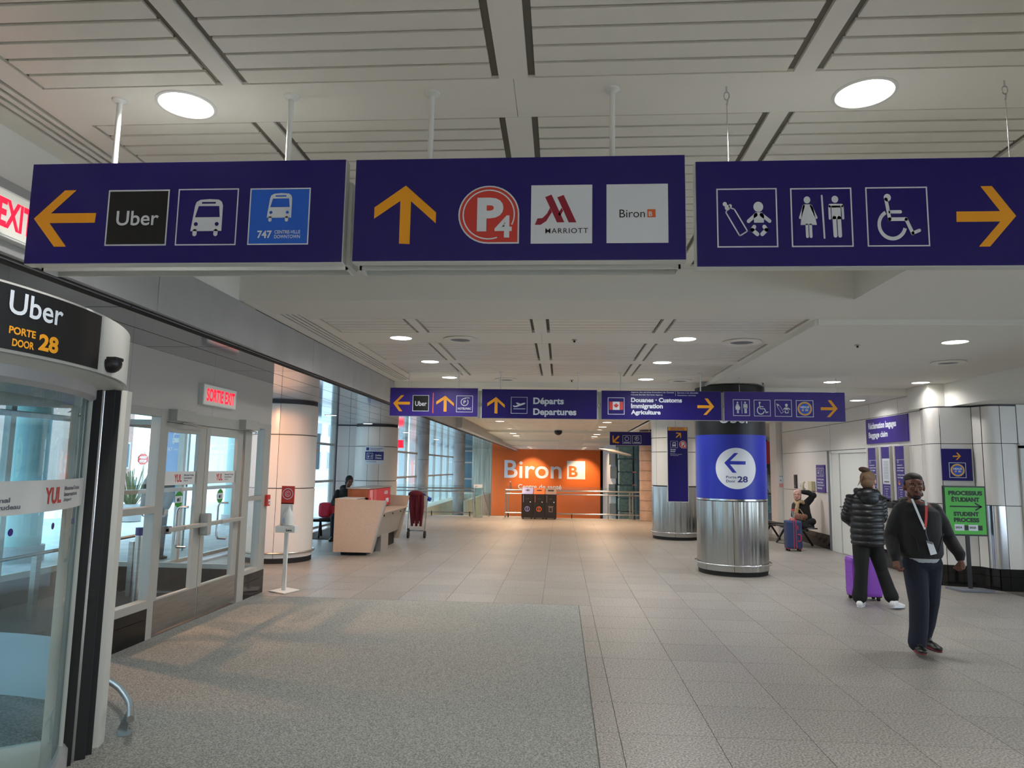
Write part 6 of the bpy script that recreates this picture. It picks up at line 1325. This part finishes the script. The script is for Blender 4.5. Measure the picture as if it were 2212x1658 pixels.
limb(b, [(-5.16, 16.07, 1.04), (-5.19, 15.9, .82), (-5.0, 15.74, .78)], [.085, .075, .055]); limb(b, [(-4.78, 16.06, 1.04), (-4.69, 15.88, .87), (-4.81, 15.74, .9)], [.085, .075, .055]); blob(b, 'coat', 'coat_black', hp, .009, 4)
b = MB(); limb(b, [(-5.06, 16.05, .5), (-5.08, 15.6, .53), (-5.08, 15.6, .08)], [.105, .08, .065]); limb(b, [(-4.88, 16.05, .5), (-4.85, 15.6, .53), (-4.85, 15.6, .08)], [.105, .08, .065]); blob(b, 'trousers', 'trouser_navy', hp, .01, 3)
shoe(hp, (-5.08, 15.62, .008), (-5.08, 15.38, .008), 'shoe_black', 'rubber'); shoe(hp, (-4.85, 15.62, .008), (-4.85, 15.38, .008), 'shoe_black', 'rubber')
sw.location.x -= .13; bg_.location.x -= .13

# ---- passer-by outside the double door
ox, oy = -7.15, 12.1
op = thing('person', 'dark-clothed person standing outside the left leaf of the double door', 'person', (ox, oy, 0))
b = MB(); P, M = head(b, (ox, oy, 1.58), R(200), 1.0); b.tube([(ox, oy, 1.4), (ox, oy, 1.55)], .052, 12); loft(b, [(ox, oy, .85, .15, .11, 0), (ox, oy, 1.2, .16, .12, 0), (ox, oy, 1.38, .18, .10, 0), (ox, oy, 1.44, .08, .07, 0)])
limb(b, [(ox - .2, oy, 1.36), (ox - .24, oy, 1.08), (ox - .22, oy - .08, .86)], [.05, .04, .028]); limb(b, [(ox + .2, oy, 1.36), (ox + .24, oy, 1.08), (ox + .22, oy - .08, .86)], [.05, .04, .028])
hand(b, (ox - .22, oy - .08, .86), (0, -.2, -1), (.4, .6, .4), -1, (1, 0, 0)); hand(b, (ox + .22, oy - .08, .86), (0, -.2, -1), (.4, .6, .4), 1, (-1, 0, 0)); limb(b, [(ox - .09, oy, .86), (ox - .1, oy, .48), (ox - .1, oy, .08)], [.085, .055, .038]); limb(b, [(ox + .09, oy, .86), (ox + .1, oy, .48), (ox + .1, oy, .08)], [.085, .055, .038])
blob(b, 'body', 'skin_light', op, .009, 3); b = MB().ell(P(0, .02, .03), (.085, .10, .095), M, 16); blob(b, 'hair', 'hair_black', op, .008, 2)
b = MB(); loft(b, [(ox, oy, .72, .19, .15, 0), (ox, oy, 1.0, .19, .15, 0), (ox, oy, 1.3, .215, .14, 0), (ox, oy, 1.4, .16, .11, 0), (ox, oy, 1.46, .09, .085, 0)]); limb(b, [(ox - .19, oy, 1.35), (ox - .24, oy, 1.08), (ox - .22, oy - .07, .90)], [.08, .07, .05]); limb(b, [(ox + .19, oy, 1.35), (ox + .24, oy, 1.08), (ox + .22, oy - .07, .90)], [.08, .07, .05]); blob(b, 'coat', 'coat_black', op, .01, 3)
b = MB(); limb(b, [(ox - .09, oy, .82), (ox - .1, oy, .45), (ox - .1, oy, .06)], [.105, .08, .065]); limb(b, [(ox + .09, oy, .82), (ox + .1, oy, .45), (ox + .1, oy, .06)], [.105, .08, .065]); blob(b, 'trousers', 'trouser_navy', op, .01, 3)
shoe(op, (ox - .1, oy, -.012), (ox - .1, oy + .22, -.012), 'shoe_black', 'rubber'); shoe(op, (ox + .1, oy, -.012), (ox + .1, oy + .22, -.012), 'shoe_black', 'rubber')
